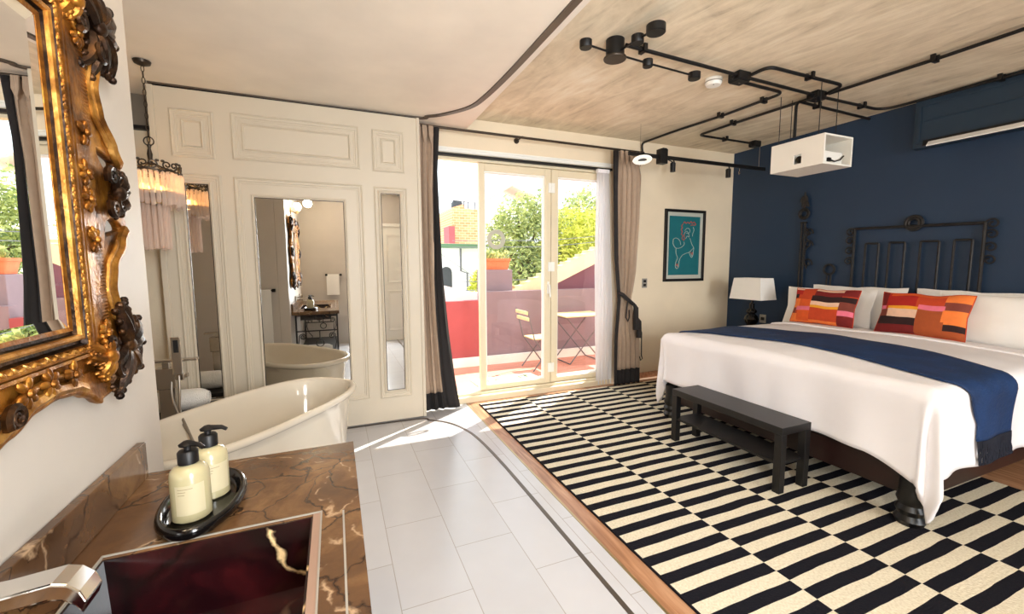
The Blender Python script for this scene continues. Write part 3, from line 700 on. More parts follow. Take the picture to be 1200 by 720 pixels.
for k in range(6):
    y = -.05 + k * .3
    fr.tube([(.005, y + u, .48 + v) for u, v in spiral(0, 0, .02, .09, 0, 3.4 * PI, 30)], .007, 6)
    ibar(fr, (.005, y + .15, .16), (.005, y + .15, .80), .007)
fr.build('iron_scrollwork', M['iron'], va, smooth=True)
MB().box(-.53, .01, -.34, 1.57, .172, .19).build('lower_shelf', M['blackwood'], va)
towel_roll(-.45, -.08, 1.35, .27, .078, 'rolled_towel', 'white rolled towel on the shelf beneath the vanity')
# faucet
fa = thing('wall_faucet', 'polished chrome wall faucet spout over the red sink', 'faucet', (-.50, .855, .985))
R_ = []
for x, z, hz in ((-.573, .995, .012), (-.50, .995, .012), (-.455, .998, .013), (-.43, 1.0, .013), (-.412, .994, .013), (-.398, .98, .012), (-.39, .962, .009)):
    R_.append([(x, .86 - .026, z - hz), (x, .86 + .026, z - hz), (x + .006, .86 + .026, z + hz), (x + .006, .86 - .026, z + hz)])
MB().loft(R_).build('spout', M['chrome'], fa, bevel=.003)
MB().box(-.574, -.566, .80, .92, .955, 1.035).build('wall_plate', M['chrome'], fa, bevel=.003)
MB().tube([(-.566, .72, .995), (-.52, .72, .995)], .018, 14).box(-.53, -.515, .71, .73, .995, 1.06).build('lever', M['chrome'], fa, smooth=True)
# tray and bottles
ty = thing('oval_tray', 'glossy black oval tray on the marble counter holding two soap bottles', 'tray', (-.345, 1.305, VZ), local=True)
MB().loft([rectring(0, 0, a, b, z, 40, 2) for a, b, z in ((.078, .150, .0015), (.090, .164, .010), (.095, .171, .022), (.092, .168, .033), (.085, .160, .037), (.078, .152, .033), (.073, .145, .018), (.066, .136, .0118), (.05, .10, .0115), (.01, .02, .0115))]).build('dish', M['black_gloss'], ty, smooth=True, angle=70)
def soap(x, y, label, rz):
    t = thing('soap_bottle', label, 'bottle', (x, y, VZ + .0125), 'pump bottles on the black tray', local=True, rotz=rz)
    MB().lathe([(0, 0), (.038, 0), (.042, .004), (.042, .112), (.039, .124), (.030, .133), (.018, .138), (.016, .142), (0, .142)], n=32).build('body', M['soap'], t, smooth=True)
    lb = MB(); lb.grid(lambda u, v: (.0425 * math.cos(-2.1 + 1.5 * u), .0425 * math.sin(-2.1 + 1.5 * u), .022 + .075 * v), 16, 2)
    lo = lb.build('label', M['soap_label'], t, smooth=True)
    ik = MB()
    for k, (a0, a1) in enumerate(((-1.95, -1.2), (-1.95, -1.55), (-1.95, -1.6))):
        zz = .088 - k * .007
        ik.grid(lambda u, v: (.0428 * math.cos(a0 + (a1 - a0) * u), .0428 * math.sin(a0 + (a1 - a0) * u), zz + .0012 * v), 8, 1)
    ik.build('printed_text', M['ink'], lo)
    p = MB().lathe([(0, .140), (.022, .140), (.022, .168), (.019, .172), (.008, .173), (.008, .183), (.017, .184), (.018, .188), (.008, .195), (0, .195)], n=20)
    p.tube([(0, 0, .189), (.03, -.02, .189), (.040, -.027, .183)], [.008, .006, .005], 8)
    p.build('pump', M['dark'], t, smooth=True)
soap(-.357, 1.25, 'cream soap bottle with black pump, the nearer one on the oval tray', 0)
soap(-.338, 1.352, 'cream soap bottle with black pump, the farther one on the oval tray', .35)
# soap cup by the faucet seen in the mirror is part of the tray group; towels on the walls
def hung_towel(x0, x1, y, z0, z1, s, label, barlabel, ext):
    b = thing('towel_bar', barlabel, 'towel bar', ((x0 + x1) / 2, y, z1))
    MB().tube([(x0 - ext[0], y + s * .06, z1), (x1 + ext[1], y + s * .06, z1)], .008, 8).build('bar', M['dark'], b, smooth=True)
    for x in (x0 - ext[0], x1 + ext[1]): MB().box(x - .02, x + .02, y, y + s * .075, z1 - .02, z1 + .02).build('post', M['dark'], b, bevel=.003)
    t = MB(); t.loft([[(x, y + s * (.06 + d), z) for d, z in ((-.014, z0 + .15), (-.012, z1), (0, z1 + .014), (.014, z1), (.018 + .003 * math.sin(x * 40), z0), (.010, z0), (.0088, z1 - .01), (-.0088, z1 - .01), (-.009, z0 + .15))] for x in [x0 + (x1 - x0) * i / 10 for i in range(11)]])
    tag(t.build('hand_towel', M['towel'], smooth=True), label, 'towel')
hung_towel(-.145, .075, BY, .95, 1.325, 1, 'white hand towel hung on the wall behind the vanity, seen in the mirror', 'black bar holding the small towel behind the vanity', (.0, .03))
hung_towel(-1.2, -.775, LEND, .45, 1.18, 1, 'long white bath towel hung beside the tub, seen in the mirror', 'black bar holding the long towel beside the tub', (.03, .03))
# white door on the rear wall, seen in the narrow mirror
d3 = struct(MB().box(.86, 1.78, BY, BY + .03, 0, 2.25).build('door_2', M['white_paint'], bevel=.003), 'white rear door seen in the narrow mirror')
G = lambda a, h, d: (a, BY + .03 + d, h)
MB().frame(G, .95, 1.69, .2, 1.0, prof).frame(G, .95, 1.69, 1.15, 2.1, prof).build('raised_moulding', M['white_paint'], d3)
for z in (.3, 1.2, 2.0): MB().box(.865, .89, BY + .03, BY + .045, z, z + .09).build('hinge', M['dark'], d3)
MB().box(.80, .86, BY, BY + .06, 0, 2.31).box(1.78, 1.84, BY, BY + .06, 0, 2.31).box(.86, 1.78, BY, BY + .06, 2.25, 2.31).build('casing', M['white_paint'], d3, bevel=.004)

# ---------------------------------------------------------------- gilt mirror on the left wall
gm = thing('gilt_mirror', 'ornate antique gold framed mirror on the wall over the vanity', 'mirror', (LX, .85, 1.70))
MC = (.85, 1.690); GW, GH = .375, .325            # glass half sizes
GX = LX + .002
G = lambda a, h, d: (GX + d, MC[0] + a, MC[1] + h)
MB().box(GX, GX + .022, MC[0] - GW - .02, MC[0] + GW + .02, MC[1] - GH - .02, MC[1] + GH + .02).build('backing', M['gold_dark'], gm)
MB().box(GX + .022, GX + .026, MC[0] - GW + .022, MC[0] + GW - .022, MC[1] - GH + .022, MC[1] + GH - .022).build('mirror_glass', M['mirror'], gm)
MB().frame(G, -GW, GW, -GH, GH, [(0, .030), (.024, .026)]).build('bevelled_edge', M['mirror'], gm)
S_ = lambda i, d: (i, d)
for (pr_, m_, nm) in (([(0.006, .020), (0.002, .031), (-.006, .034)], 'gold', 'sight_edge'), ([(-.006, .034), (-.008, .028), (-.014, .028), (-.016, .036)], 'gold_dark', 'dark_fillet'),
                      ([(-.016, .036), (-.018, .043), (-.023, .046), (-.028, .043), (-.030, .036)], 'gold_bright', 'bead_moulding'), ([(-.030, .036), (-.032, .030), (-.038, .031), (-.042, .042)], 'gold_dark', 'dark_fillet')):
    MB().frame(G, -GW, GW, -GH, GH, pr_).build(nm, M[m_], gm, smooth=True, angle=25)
MB().frame(G, -GW - .042, GW + .042, -GH - .042, GH + .042, [(0, .042), (-.004, .034), (-.018, .034), (-.022, .044), (-.028, .046), (-.032, .040), (-.034, .02)]).build('carved_band_bed', M['gold'], gm, smooth=True, angle=25)
# carved leaf band
cb = MB(); rnd = random.Random(3)
def around(off, step):
    W_, H_ = GW + off, GH + off
    out = []
    n = int(2 * W_ / step)
    for i in range(n): t = -W_ + 2 * W_ * (i + .5) / n; out += [(t, H_, 0), (t, -H_, 0)]
    n = int(2 * H_ / step)
    for i in range(n): t = -H_ + 2 * H_ * (i + .5) / n; out += [(W_, t, PI / 2), (-W_, t, PI / 2)]
    return out
for k, (a, h, r) in enumerate(around(.053, .016)):
    ang = r + (.7 if k % 4 < 2 else -.7) + rnd.uniform(-.3, .3)
    mt = Matrix.Rotation(ang, 3, 'X')
    cb.ell(G(a, h, .037), (.007, .011, .0045), mt, 6)
cb.build('carved_leaf_band', M['gold_bright'], gm, smooth=True)
# pierced outer flange: half outline for a side of half-length H, mirrored
def flange_profile(H, base):
    """distance outwards from the inner rectangle as a function of position along the side"""
    def f(t):
        a = abs(t) / H
        k = [(0, .245), (.08, .240), (.18, .262), (.32, .22), (.48, .160), (.62, .145), (.78, .165), (.90, .22), (1.0, .29)]
        for (p, v), (q, w_) in zip(k, k[1:]):
            if a <= q:
                u = (a - p) / (q - p); u = u * u * (3 - 2 * u); return v + (w_ - v) * u
        return .29
    return f
def poly_to_mesh(outer, holes, extr, bev):
    cu = bpy.data.curves.new('c', 'CURVE'); cu.dimensions = '2D'; cu.fill_mode = 'BOTH'; cu.extrude = extr; cu.bevel_depth = bev; cu.bevel_resolution = 2
    for lp in [outer] + holes:
        sp = cu.splines.new('POLY'); sp.points.add(len(lp) - 1); sp.use_cyclic_u = True
        for p, q in zip(sp.points, lp): p.co = (q[0], q[1], 0, 1)
    ob = bpy.data.objects.new('c', cu); C.objects.link(ob)
    dg = bpy.context.evaluated_depsgraph_get(); me = bpy.data.meshes.new_from_object(ob.evaluated_get(dg))
    v = [tuple(q.co) for q in me.vertices]; f = [tuple(p.vertices) for p in me.polygons]
    bpy.data.objects.remove(ob); bpy.data.curves.remove(cu); bpy.data.meshes.remove(me)
    return v, f
OW, OH = GW + .074, GH + .074
fv = flange_profile(OH, 0); fh = flange_profile(OW, 0)
outer = []
nn = 60
for i in range(nn): t = -OH + 2 * OH * i / nn; outer.append((OW - .005 + fv(t) - .01, t))
def corner(cx_, cy_, a0):
    return [(cx_ + .04 * math.cos(a0) + .115 * math.cos(a0 - PI / 4 + PI / 2 * k / 12) * (1 + .05 * math.cos(k * 2.1)), cy_ + .02 * math.sin(a0) + .09 * math.sin(a0 - PI / 4 + PI / 2 * k / 12) * (1 + .05 * math.cos(k * 2.1))) for k in range(13)]
# right side, top-right corner, top, etc.
outer = []
for i in range(nn + 1): t = -OH + 2 * OH * i / nn; outer.append((OW + fv(t) - .015, t))
for k in range(9): a = k / 8 * PI / 2; outer.append((OW + .275 * math.cos(a), OH + .105 * math.sin(a)))
for i in range(nn + 1): t = OW - 2 * OW * i / nn; outer.append((t, OH + fh(t) * .38))
for k in range(9): a = PI / 2 + k / 8 * PI / 2; outer.append((-OW + .275 * math.cos(a), OH + .105 * math.sin(a)))
for i in range(nn + 1): t = OH - 2 * OH * i / nn; outer.append((-OW - fv(t) + .015, t))
for k in range(9): a = PI + k / 8 * PI / 2; outer.append((-OW + .275 * math.cos(a), -OH + .105 * math.sin(a)))
for i in range(nn + 1): t = -OW + 2 * OW * i / nn; outer.append((t, -OH - fh(t) * .38))
for k in range(9): a = 1.5 * PI + k / 8 * PI / 2; outer.append((OW + .275 * math.cos(a), -OH + .105 * math.sin(a)))
holes = []
def hole(cx_, cy_, a, b, rot=0, n=16, bean=.35):
    out = []
    for k in range(n):
        t = 2 * PI * k / n; x = a * math.cos(t); y = b * math.sin(t) + bean * b * math.cos(t) ** 2 * 1.2
        out.append((cx_ + x * math.cos(rot) - y * math.sin(rot), cy_ + x * math.sin(rot) + y * math.cos(rot)))
    holes.append(out)
for s in (1, -1):
    hole(s * (OW + .165), .082, .055, .024, -.2 * s, bean=.5); hole(s * (OW + .165), -.082, .055, .024, PI + .2 * s, bean=.5)
    hole(s * (OW + .205), OH + .012, .034, .014, PI / 4 * s, bean=.9); hole(s * (OW + .205), -OH - .012, .034, .014, PI - PI / 4 * s, bean=.9)
    hole(.13, s * (OH + .05), .028, .013); hole(-.13, s * (OH + .05), .028, .013)
hole_in = [(-GW - .06, -GH - .06), (GW + .06, -GH - .06), (GW + .06, GH + .06), (-GW - .06, GH + .06)]
v, f = poly_to_mesh(outer, holes + [hole_in], .004, .007)
fl = MB(); fl.add([G(a, h, d + .022 + .012 * max(0, 1 - ((abs(a) - OW) / .1) ** 2 if abs(a) > OW else 1)) for a, h, d in v], f)
fl.build('pierced_flange', M['gold'], gm, smooth=True, angle=50)
# cove between band and edge + raised rim scroll following the outline
def rimline(pts, r, d): MB().tube([G(a, h, d) for a, h in pts], r, 7).build('scrolled_rim', M['gold_bright'], gm, smooth=True)
seg = 61
side = lambda s: outer[s:s + seg]
starts = [0, seg + 9, 2 * (seg + 9), 3 * (seg + 9)]
def shrink(p, k=.012):
    a, h = p
    return (a - math.copysign(k, a) if abs(a) > OW else a, h - math.copysign(k, h) if abs(h) > OH else h)
for st_ in starts:
    ps = [shrink(p) for p in outer[st_:st_ + seg]]
    rimline(ps[3:25], [.004] + [.014] * 20 + [.005], .036); rimline(ps[36:58], [.005] + [.014] * 20 + [.004], .036)
    ps = [shrink(p, .04) for p in outer[st_:st_ + seg]]
    rimline(ps[4:22], [.003] + [.006] * 16 + [.003], .038); rimline(ps[39:57], [.003] + [.006] * 16 + [.003], .038)
# corner and centre cartouches: acanthus petals and scrolls
def cartouche(name, c, base_ang, spread, n, L, W, scrolls, m, extra=True):
    mb = MB(); a0, h0 = c; rc = random.Random(int(1000 * (a0 + 3 * h0)) + n)
    for k in range(n):
        an = base_ang - spread / 2 + spread * k / (n - 1)
        ln = L * rc.uniform(.78, 1.06); bend = rc.choice((-1, 1)) * rc.uniform(.5, 1.1); lift = rc.uniform(.046, .060)
        pts = []; x, y, q = a0, h0, an
        for i in range(9):
            u = i / 8; pts.append((x, y, lift - .018 * (u - .35) ** 2 * 4 * .5)); x += ln / 8 * math.cos(q); y += ln / 8 * math.sin(q); q += bend * u / 3
        mb.tube([G(*p) for p in pts], [W * v for v in (.55, .8, .95, 1, .95, .85, .7, .55, .4)], 7)
        for sd in (-1, 1):
            for i in (3, 5, 7):
                px, py, pz = pts[i]
                mb.ell(G(px + sd * W * .75 * -math.sin(an), py + sd * W * .75 * math.cos(an), pz - .004), (.009, W * .75, W * .5), Matrix.Rotation(an + sd * .6, 3, 'X'), 6)
        mb.ell(G(pts[8][0], pts[8][1], pts[8][2] + .006), (.010, W * .6, W * .6), None, 6)
    for (da, dh, r, s, st) in scrolls:
        mb.tube([G(a0 + da + u, h0 + dh + v, .058) for u, v in spiral(0, 0, r * .2, r, st, st + s * 3.2 * PI, 30)], [.004 + .0045 * i / 30 for i in range(31)], 6)
    mb.ell(G(a0, h0, .06), (.016, .02, .02), None, 8)
    return mb.build(name, m, gm, smooth=True)
for sa in (1, -1):
    for sh_ in (1, -1):
        ang = math.atan2(sh_ * .45, sa)
        cartouche('corner_cartouche', (sa * (OW + .125), sh_ * (OH + .0)), ang, 4.4, 17, .130, .017,
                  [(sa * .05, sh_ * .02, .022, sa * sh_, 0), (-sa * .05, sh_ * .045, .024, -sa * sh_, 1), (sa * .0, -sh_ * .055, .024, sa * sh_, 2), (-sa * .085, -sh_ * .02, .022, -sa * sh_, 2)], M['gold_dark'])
        cartouche('corner_rosette', (sa * (OW + .02), sh_ * (OH + .01)), ang, 5.4, 7, .055, .013, [], M['gold'])
for s in (1, -1):
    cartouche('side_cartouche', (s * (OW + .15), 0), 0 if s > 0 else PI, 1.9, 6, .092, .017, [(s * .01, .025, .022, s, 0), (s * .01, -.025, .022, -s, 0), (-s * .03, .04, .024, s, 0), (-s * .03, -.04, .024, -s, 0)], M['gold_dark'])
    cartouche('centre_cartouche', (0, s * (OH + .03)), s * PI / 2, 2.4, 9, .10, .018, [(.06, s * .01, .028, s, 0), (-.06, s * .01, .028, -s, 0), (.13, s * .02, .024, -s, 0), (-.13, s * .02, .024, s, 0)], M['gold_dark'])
    for q in (1, -1):
        rb = MB(); rb.box(GX + .022, GX + .036, MC[0] + s * OW - .002 if s > 0 else MC[0] - OW - .085, MC[0] + OW + .085 if s > 0 else MC[0] - OW + .002, MC[1] + min(q * .145, q * .345), MC[1] + max(q * .145, q * .345))
        n0 = len(rb.v)
        for k in range(25):
            h = q * (.145 + .2 * k / 24); rb.tube([G(s * OW, h, .036), G(s * (OW + .085), h + .004 * s, .036)], .0042, 6)
        rb.build('ribbed_cove', M['gold'], gm, smooth=True)
def sprig(a, h, m_):
    sp = MB()
    for k in range(7):
        an = k * PI / 3.5 + rnd.random()
        sp.ell(G(a + .016 * math.cos(an), h + .018 * math.sin(an), .044), (.007, .015, .008), Matrix.Rotation(an, 3, 'X'), 6)
    sp.ell(G(a, h, .05), (.007, .009, .009), None, 6)
    sp.build('floral_sprig', m_, gm, smooth=True)
for s in (1, -1):
    for (a, h) in ((OW + .04, .125), (OW + .04, -.125), (OW + .05, .35), (OW + .05, -.35), (OW + .03, .03), (OW + .03, -.03)): sprig(s * a, h, M['gold'])
    for a in (.19, .26, .34, -.19, -.26, -.34): sprig(a, s * (OH + .022), M['gold'])
# wall sconce above the mirror, seen in the panel's mirror
sc = thing('wall_sconce', 'three-globe wall sconce glowing above the gold mirror', 'wall lamp', (LX, .88, 2.27))
MB().lathe([(0, 0), (.05, 0), (.05, .012), (.02, .025), (0, .025)], (LX + .001, .88, 2.32), 20, 'x').build('wall_plate', M['brass'], sc, smooth=True)
for dy in (-.11, 0, .11):
    MB().tube([(LX + .02, .88, 2.32), (LX + .07, .88 + dy * .6, 2.29), (LX + .10, .88 + dy, 2.30), (LX + .10, .88 + dy, 2.33)], .006, 7).build('arm', M['brass'], sc, smooth=True)
    MB().lathe([(0, 0), (.022, .0), (.045, .04), (.05, .07), (.042, .095), (.03, .10), (0, .10)], (LX + .10, .88 + dy, 2.33), 18).build('globe', M['globe'], sc, smooth=True)
lamp('sconce_glow', 'POINT', (LX + .24, .88, 2.44), 12, (1, .78, .5), shadow_soft_size=.06)

# ---------------------------------------------------------------- rug
rg = MB().box(1.375, 4.10, .34, 4.235, .0015, .012).build('rug', M['rug'])
tag(rg, 'large flat-woven rug with offset black and cream stripes under the bed', 'rug')
rl = ORG[rg.name]; M['rugmap'].inputs['Location'].default_value = (rl.x - 1.375, rl.y - 1.288 , 0)

# ---------------------------------------------------------------- bench
RZ = .0125
bn = thing('bench', 'black wooden low bench with lower shelf at the foot of the bed', 'bench', (2.73, 2.215, RZ))
bx0, bx1, by0, by1 = 2.585, 2.868, 1.745, 2.70
MB().box(bx0, bx1, by0, by1, .405, .455).build('top', M['blackwood'], bn, bevel=.003)
for x in (bx0, bx1 - .05):
    for y in (by0, by1 - .05): MB().box(x, x + .05, y, y + .05, RZ, .405).build('leg', M['blackwood'], bn, bevel=.003)
MB().box(bx0 + .012, bx1 - .012, by0 + .02, by1 - .02, .195, .215).build('shelf', M['blackwood'], bn, bevel=.002)

# ---------------------------------------------------------------- bed
HX0, HX1, HY0, HY1 = 3.0, 5.12, 1.22, 3.16     # mattress
bed = thing('bed', 'king bed with dark carved frame, white mattress, against the blue wall', 'bed', (4.0, 2.19, 0))
MB().box(HX0, HX0 + .05, HY0 + .02, HY1 - .02, .16, .34).box(HX0 + .05, HX1, HY0, HY0 + .05, .16, .34).box(HX0 + .05, HX1, HY1 - .05, HY1, .16, .34).build('frame_rail', M['bedwood'], bed, bevel=.008)
MB().box(HX0 + .06, HX1, HY0 + .05, HY1 - .05, .30, .345).build('slat_base', M['blackwood'], bed)
MB().box(HX0 + .02, HX1, HY0 + .01, HY1 - .01, .347, .80).build('mattress', M['linen'], bed, bevel=.05)
for x in (HX0 - .01, HX1 - .1):
    for y in (HY0 + .03, HY1 - .03):
        zb = RZ if x < 4.05 else 0.001
        MB().lathe([(0, zb), (.06, zb), (.075, zb + .03), (.06, zb + .06), (.072, zb + .09), (.058, .13), (.07, .16), (.06, .2), (.06, .33), (0, .33)], (x, y, 0), 20).build('leg', M['legblack'], bed, smooth=True)
# duvet drape
TZ = .835
def drape(s, t, off=0.0):
    """s: arc length along the bed from the foot edge (neg = hanging), t: across; near edge y=HY0 (t<0 hang), far edge (t>W hang)"""
    W = HY1 - HY0; R = .085
    s0 = s
    if s < 0: s = s * (1 + .15 * max(0., 1 - max(t, 0.) / .24) ** 1.3)
    a = max(0., -s); b = max(0., -t) ; c = max(0., t - W)
    bb = max(b, c); sg = -1 if b > 0 else 1
    px = HX0 + max(s, 0.); py = HY0 + min(max(t, 0.), W)
    u, v_ = min(max(t, 0), W) / W, min(max(s, 0), 1.5) / 1.5
    crown = .035 * (1 - (2 * u - 1) ** 4) * min(1, v_ * 3 + .3)
    r = math.hypot(a, bb)
    if r > 0:
        dx, dy = -a / r, sg * bb / r
        arc = R * PI / 2
        if r < arc:
            th = r / R; out = R * math.sin(th); dz = R * (1 - math.cos(th))
        else:
            ex = r - arc; out = R - .02 * math.sin(min(1, ex / .5) * PI) + .012 * min(1, ex / .4); dz = R + ex
        # gathers in the hanging part
        hang = min(1., max(0., (r - .08) / .3))
        along = (py if a > bb else px)
        g = .014 * hang * (math.sin(along * 9 + 1.3) + .6 * math.sin(along * 17 + .4))
        if a > .02 and bb > .02:
            ang = math.atan2(bb, a); k = math.sin(2 * ang)
            g += .03 * hang * k * math.sin(ang * 7 + .6) + .01 * k
        out += g
        px += dx * (out + off); py += dy * (out + off); z = TZ - dz + crown + off * max(0, 1 - r / arc)
    else: z = TZ + crown + off
    nz = noise.noise(Vector((px * 1.6, py * 1.6, z * 1.6))) * .018 + noise.noise(Vector((px * 5 + 3, py * 4, z * 4))) * .006
    if r > .1: px += nz * .6 * (-1 if a > 0 else 0); py += nz * .6 * sg * (1 if bb > 0 else 0)
    else: z += nz
    return (px, py, z)
HF, HN, HR = .52, .55, .56           # overhang foot, near, far
LEN = 4.70 - HX0; W = HY1 - HY0
dv = MB(); dv.grid(lambda u, v: drape(-HF + (HF + LEN) * v, -HN + (HN + W + HR) * u), 120, 90)
db = dv.build('duvet', M['linen'], smooth=True, solid=.022, angle=180)
tag(db, 'white duvet draped over the bed, its corner reaching the rug', 'duvet')
# turned-down edge of the duvet
fe = MB(); fe.tube([drape(4.45 - HX0, -HN * .55 + (HN * .55 + W + HR * .4) * i / 50, .002) for i in range(51)], .012, 8)
fe.build('turned_fold', M['linen'], db, smooth=True)
# runner
def rs(t):  # front edge along the bed as function of t
    u = min(max(t / W, 0), 1); return .14 + .14 * math.sin(PI * u) + (.20 * min(1, -t / .3) if t < 0 else 0)
def rw(t): return .60 + .06 * math.sin(PI * min(max(t / W, 0), 1)) - (.18 * min(1, -t / .3) if t < 0 else 0)
rt = thing('bed_runner', 'blue velvet runner with fringe laid across the bed', 'bed runner', (3.4, 2.2, .85))
T0, T1 = -.40, W + .30
rn = MB(); rn.grid(lambda u, v: drape(rs(T0 + (T1 - T0) * v) + rw(T0 + (T1 - T0) * v) * u, T0 + (T1 - T0) * v, .008), 24, 110)
rn.build('cloth', M['runner'], rt, smooth=True, solid=.006, angle=180)
fg = MB(); rnd = random.Random(5)
for k in range(70):
    u = (k + .5) / 70; ps = [drape(rs(T0) + rw(T0) * u + rnd.uniform(-.004, .004) * j, T0 - .035 * j, .014) for j in range(5)]
    fg.tube(ps, .0035, 5)
fg.build('fringe', M['fringe'], rt)
# pillows
def pillow_mesh(w_, h, t, n=28, flop=0, seed=0):
    m = MB(); pts = []
    def P(u, v, s):
        x = 2 * u - 1; y = 2 * v - 1
        e = max(0, (1 - abs(x) ** 2.6)) ** .55 * max(0, (1 - abs(y) ** 2.6)) ** .55
        pin = 1 - .07 * (1 - abs(y)) * abs(x) ** 3 ; pin2 = 1 - .08 * (1 - abs(x)) * abs(y) ** 3
        wr = 1 + .09 * noise.noise(Vector((x * 2 + seed, y * 2, s)))
        return (x * w_ / 2 * pin, s * t / 2 * e * wr + flop * y * y * .02, (y * h / 2 * pin2) + h / 2 + .012 * noise.noise(Vector((x * 2, y * 2 + seed, 5))))
    return P
def pillow(name, label, cat, loc, yaw, lean, w_, h, t, mats, group, rects=None, seed=0, roll=0):
    root = thing(name, label, cat, loc, group, local=True)
    root.rotation_euler = mathutils.Euler((lean, roll, yaw), 'XYZ')
    P = pillow_mesh(w_, h, t, seed=seed); m = MB(); nu, nv = (64, 44) if rects else (28, 24)
    def pick(u, v):
        if not rects: return 0
        k = 0
        for (a, b, c_, d, col) in rects:
            if a <= u < b and c_ <= 1 - v < d: k = col
        return k
    m.grid(lambda u, v: P(u, v, -1), nu, nv, pick)
    m.grid(lambda u, v: P(1 - u, v, 1), nu, nv, lambda u, v: pick(1 - u, v))
    m.build('cover', mats, root, smooth=True, angle=180)
    sm_ = MB()
    edge = [P(i / 20, 0, 0) for i in range(20)] + [P(1, i / 16, 0) for i in range(16)] + [P(1 - i / 20, 1, 0) for i in range(20)] + [P(0, 1 - i / 16, 0) for i in range(16)]
    sm_.tube(edge, .004, 5, True); sm_.build('seam', mats[0] if isinstance(mats, list) else mats, root, smooth=True)
    return root
YW_ = -PI / 2   # local -Y (front) towards world -X
g1 = 'white pillows leaning on the headboard'
PB = .80
pillow('pillow', 'white pillow in the back row behind the left patterned cushion', 'pillow', (5.04, 2.74, PB), YW_, -.13, .88, .46, .14, M['pillow'], g1, seed=2)
pillow('pillow', 'white pillow in the back row behind the right patterned cushion', 'pillow', (5.04, 1.80, PB), YW_ - .03, -.13, .88, .46, .14, M['pillow'], g1, seed=3)
pillow('pillow', 'white pillow touching the left patterned cushion, nearest the lamp', 'pillow', (4.81, 2.89, PB), YW_, -.20, .88, .44, .16, M['pillow'], g1, seed=1)
pillow('pillow', 'plump white pillow right of the right patterned cushion, at the photo edge', 'pillow', (4.81, 1.58, PB), YW_ + .03, -.22, .80, .46, .18, M['pillow'], g1, seed=4)
cols = [srgb(196, 66, 26), srgb(240, 196, 168), srgb(178, 30, 18), srgb(120, 22, 20), srgb(42, 14, 14), srgb(232, 116, 140), srgb(240, 164, 36), srgb(128, 58, 44), srgb(242, 128, 56), srgb(222, 90, 32), srgb(168, 78, 34)]
CM = [mat('cushion_colour', c, .85, var=.06, scale=30, bump=.1, bscale=200) for c in cols]
RED, PEA, RD2, DRD, BLK, PNK, YEL, BRN, ORL, OR2, RUS = range(11)
R1 = [(0, 1, 0, 1, RED), (0, .15, 0, .07, PEA), (.15, .38, 0, .33, RED), (0, .15, .07, .22, RD2), (0, .10, .2, .32, BLK), (.38, .8, 0, .1, PEA), (.38, .8, .1, .22, DRD), (.8, 1, 0, .2, DRD), (.35, 1, .22, .38, BLK), (.35, .78, .38, .5, PEA), (.35, .78, .5, .57, YEL), (.78, 1, .36, .60, BRN),
      (0, .14, .33, .6, ORL), (.14, .35, .33, .55, OR2), (.10, .35, .55, .65, PNK), (0, .10, .6, .74, BRN), (.78, 1, .60, .72, PNK), (.78, 1, .72, 1, DRD), (.35, .78, .57, .9, RED), (0, .12, .76, .96, ORL), (.12, .35, .65, .96, OR2), (.35, .78, .92, 1, ORL), (0, .35, .96, 1, ORL)]
R2 = [(0, 1, 0, 1, RED), (0, .1, 0, .36, DRD), (.1, .45, .05, .37, RD2), (.12, .75, 0, .08, OR2), (.45, .75, .08, .3, RED), (.75, 1, 0, .2, ORL), (.75, 1, .2, .38, BRN), (0, .1, .36, .46, PNK), (0, .12, .46, .64, BRN), (.12, .48, .37, .44, YEL), (.12, .48, .44, .62, PEA), (.48, .76, .3, .4, PNK), (.48, .75, .4, .66, RUS),
      (.75, 1, .38, .7, ORL), (0, .48, .62, .8, BLK), (0, .48, .8, 1, DRD), (.48, .78, .66, 1, RUS), (.78, 1, .7, .85, BLK), (.78, 1, .85, 1, RUS)]
pillow('cushion', 'red and orange patchwork cushion on the left, beneath the ring ornament', 'cushion', (4.63, 2.81, TZ + .030), YW_, -.27, .62, .38, .13, CM, 'patchwork cushions on the bed', R1, 11)
pillow('cushion', 'red and orange patchwork cushion on the right, with bright orange right edge', 'cushion', (4.61, 2.00, TZ + .034), YW_, -.30, .62, .38, .13, CM, 'patchwork cushions on the bed', R2, 12)

# ---------------------------------------------------------------- nightstand, lamp, outlet
ns = thing('nightstand', 'black nightstand between the bed and the window wall', 'nightstand', (4.95, 3.82, 0))
MB().box(4.72, 5.18, 3.50, 4.14, .08, .60).build('body', M['blackwood'], ns, bevel=.004)
MB().box(4.70, 5.19, 3.48, 4.16, .60, .63).build('top', M['blackwood'], ns, bevel=.004)
MB().box(4.73, 5.17, 3.52, 4.12, 0, .08).build('plinth', M['dark'], ns)
for z in (.12, .36):
    dw = MB().box(4.705, 4.72, 3.53, 4.11, z, z + .21).build('drawer', M['blackwood'], ns, bevel=.003)
    MB().ell((4.695, 3.82, z + .105), (.014, .014, .014), None, 8).build('knob', M['brass'], dw, smooth=True)
lx, ly = 4.85, 3.76
tl = thing('table_lamp', 'table lamp with white rectangular shade and black turned base', 'lamp', (lx, ly, .631))
MB().lathe([(0, .631), (.08, .631), (.085, .66), (.05, .68), (.045, .72), (.07, .76), (.085, .80), (.07, .84), (.04, .87), (.06, .89), (.06, .91), (.03, .94), (.03, 1.0), (.012, 1.01), (.012, 1.12), (0, 1.12)], (lx, ly, 0), 24).build('base', M['black_gloss'], tl, smooth=True)
bo = [(-.14, -.22), (.14, -.22), (.14, .22), (-.14, .22)]; to = [(-.115, -.185), (.115, -.185), (.115, .185), (-.115, .185)]
k = lambda L_, z, d: [(lx + a - math.copysign(d, a), ly + b - math.copysign(d, b), z) for a, b in L_]
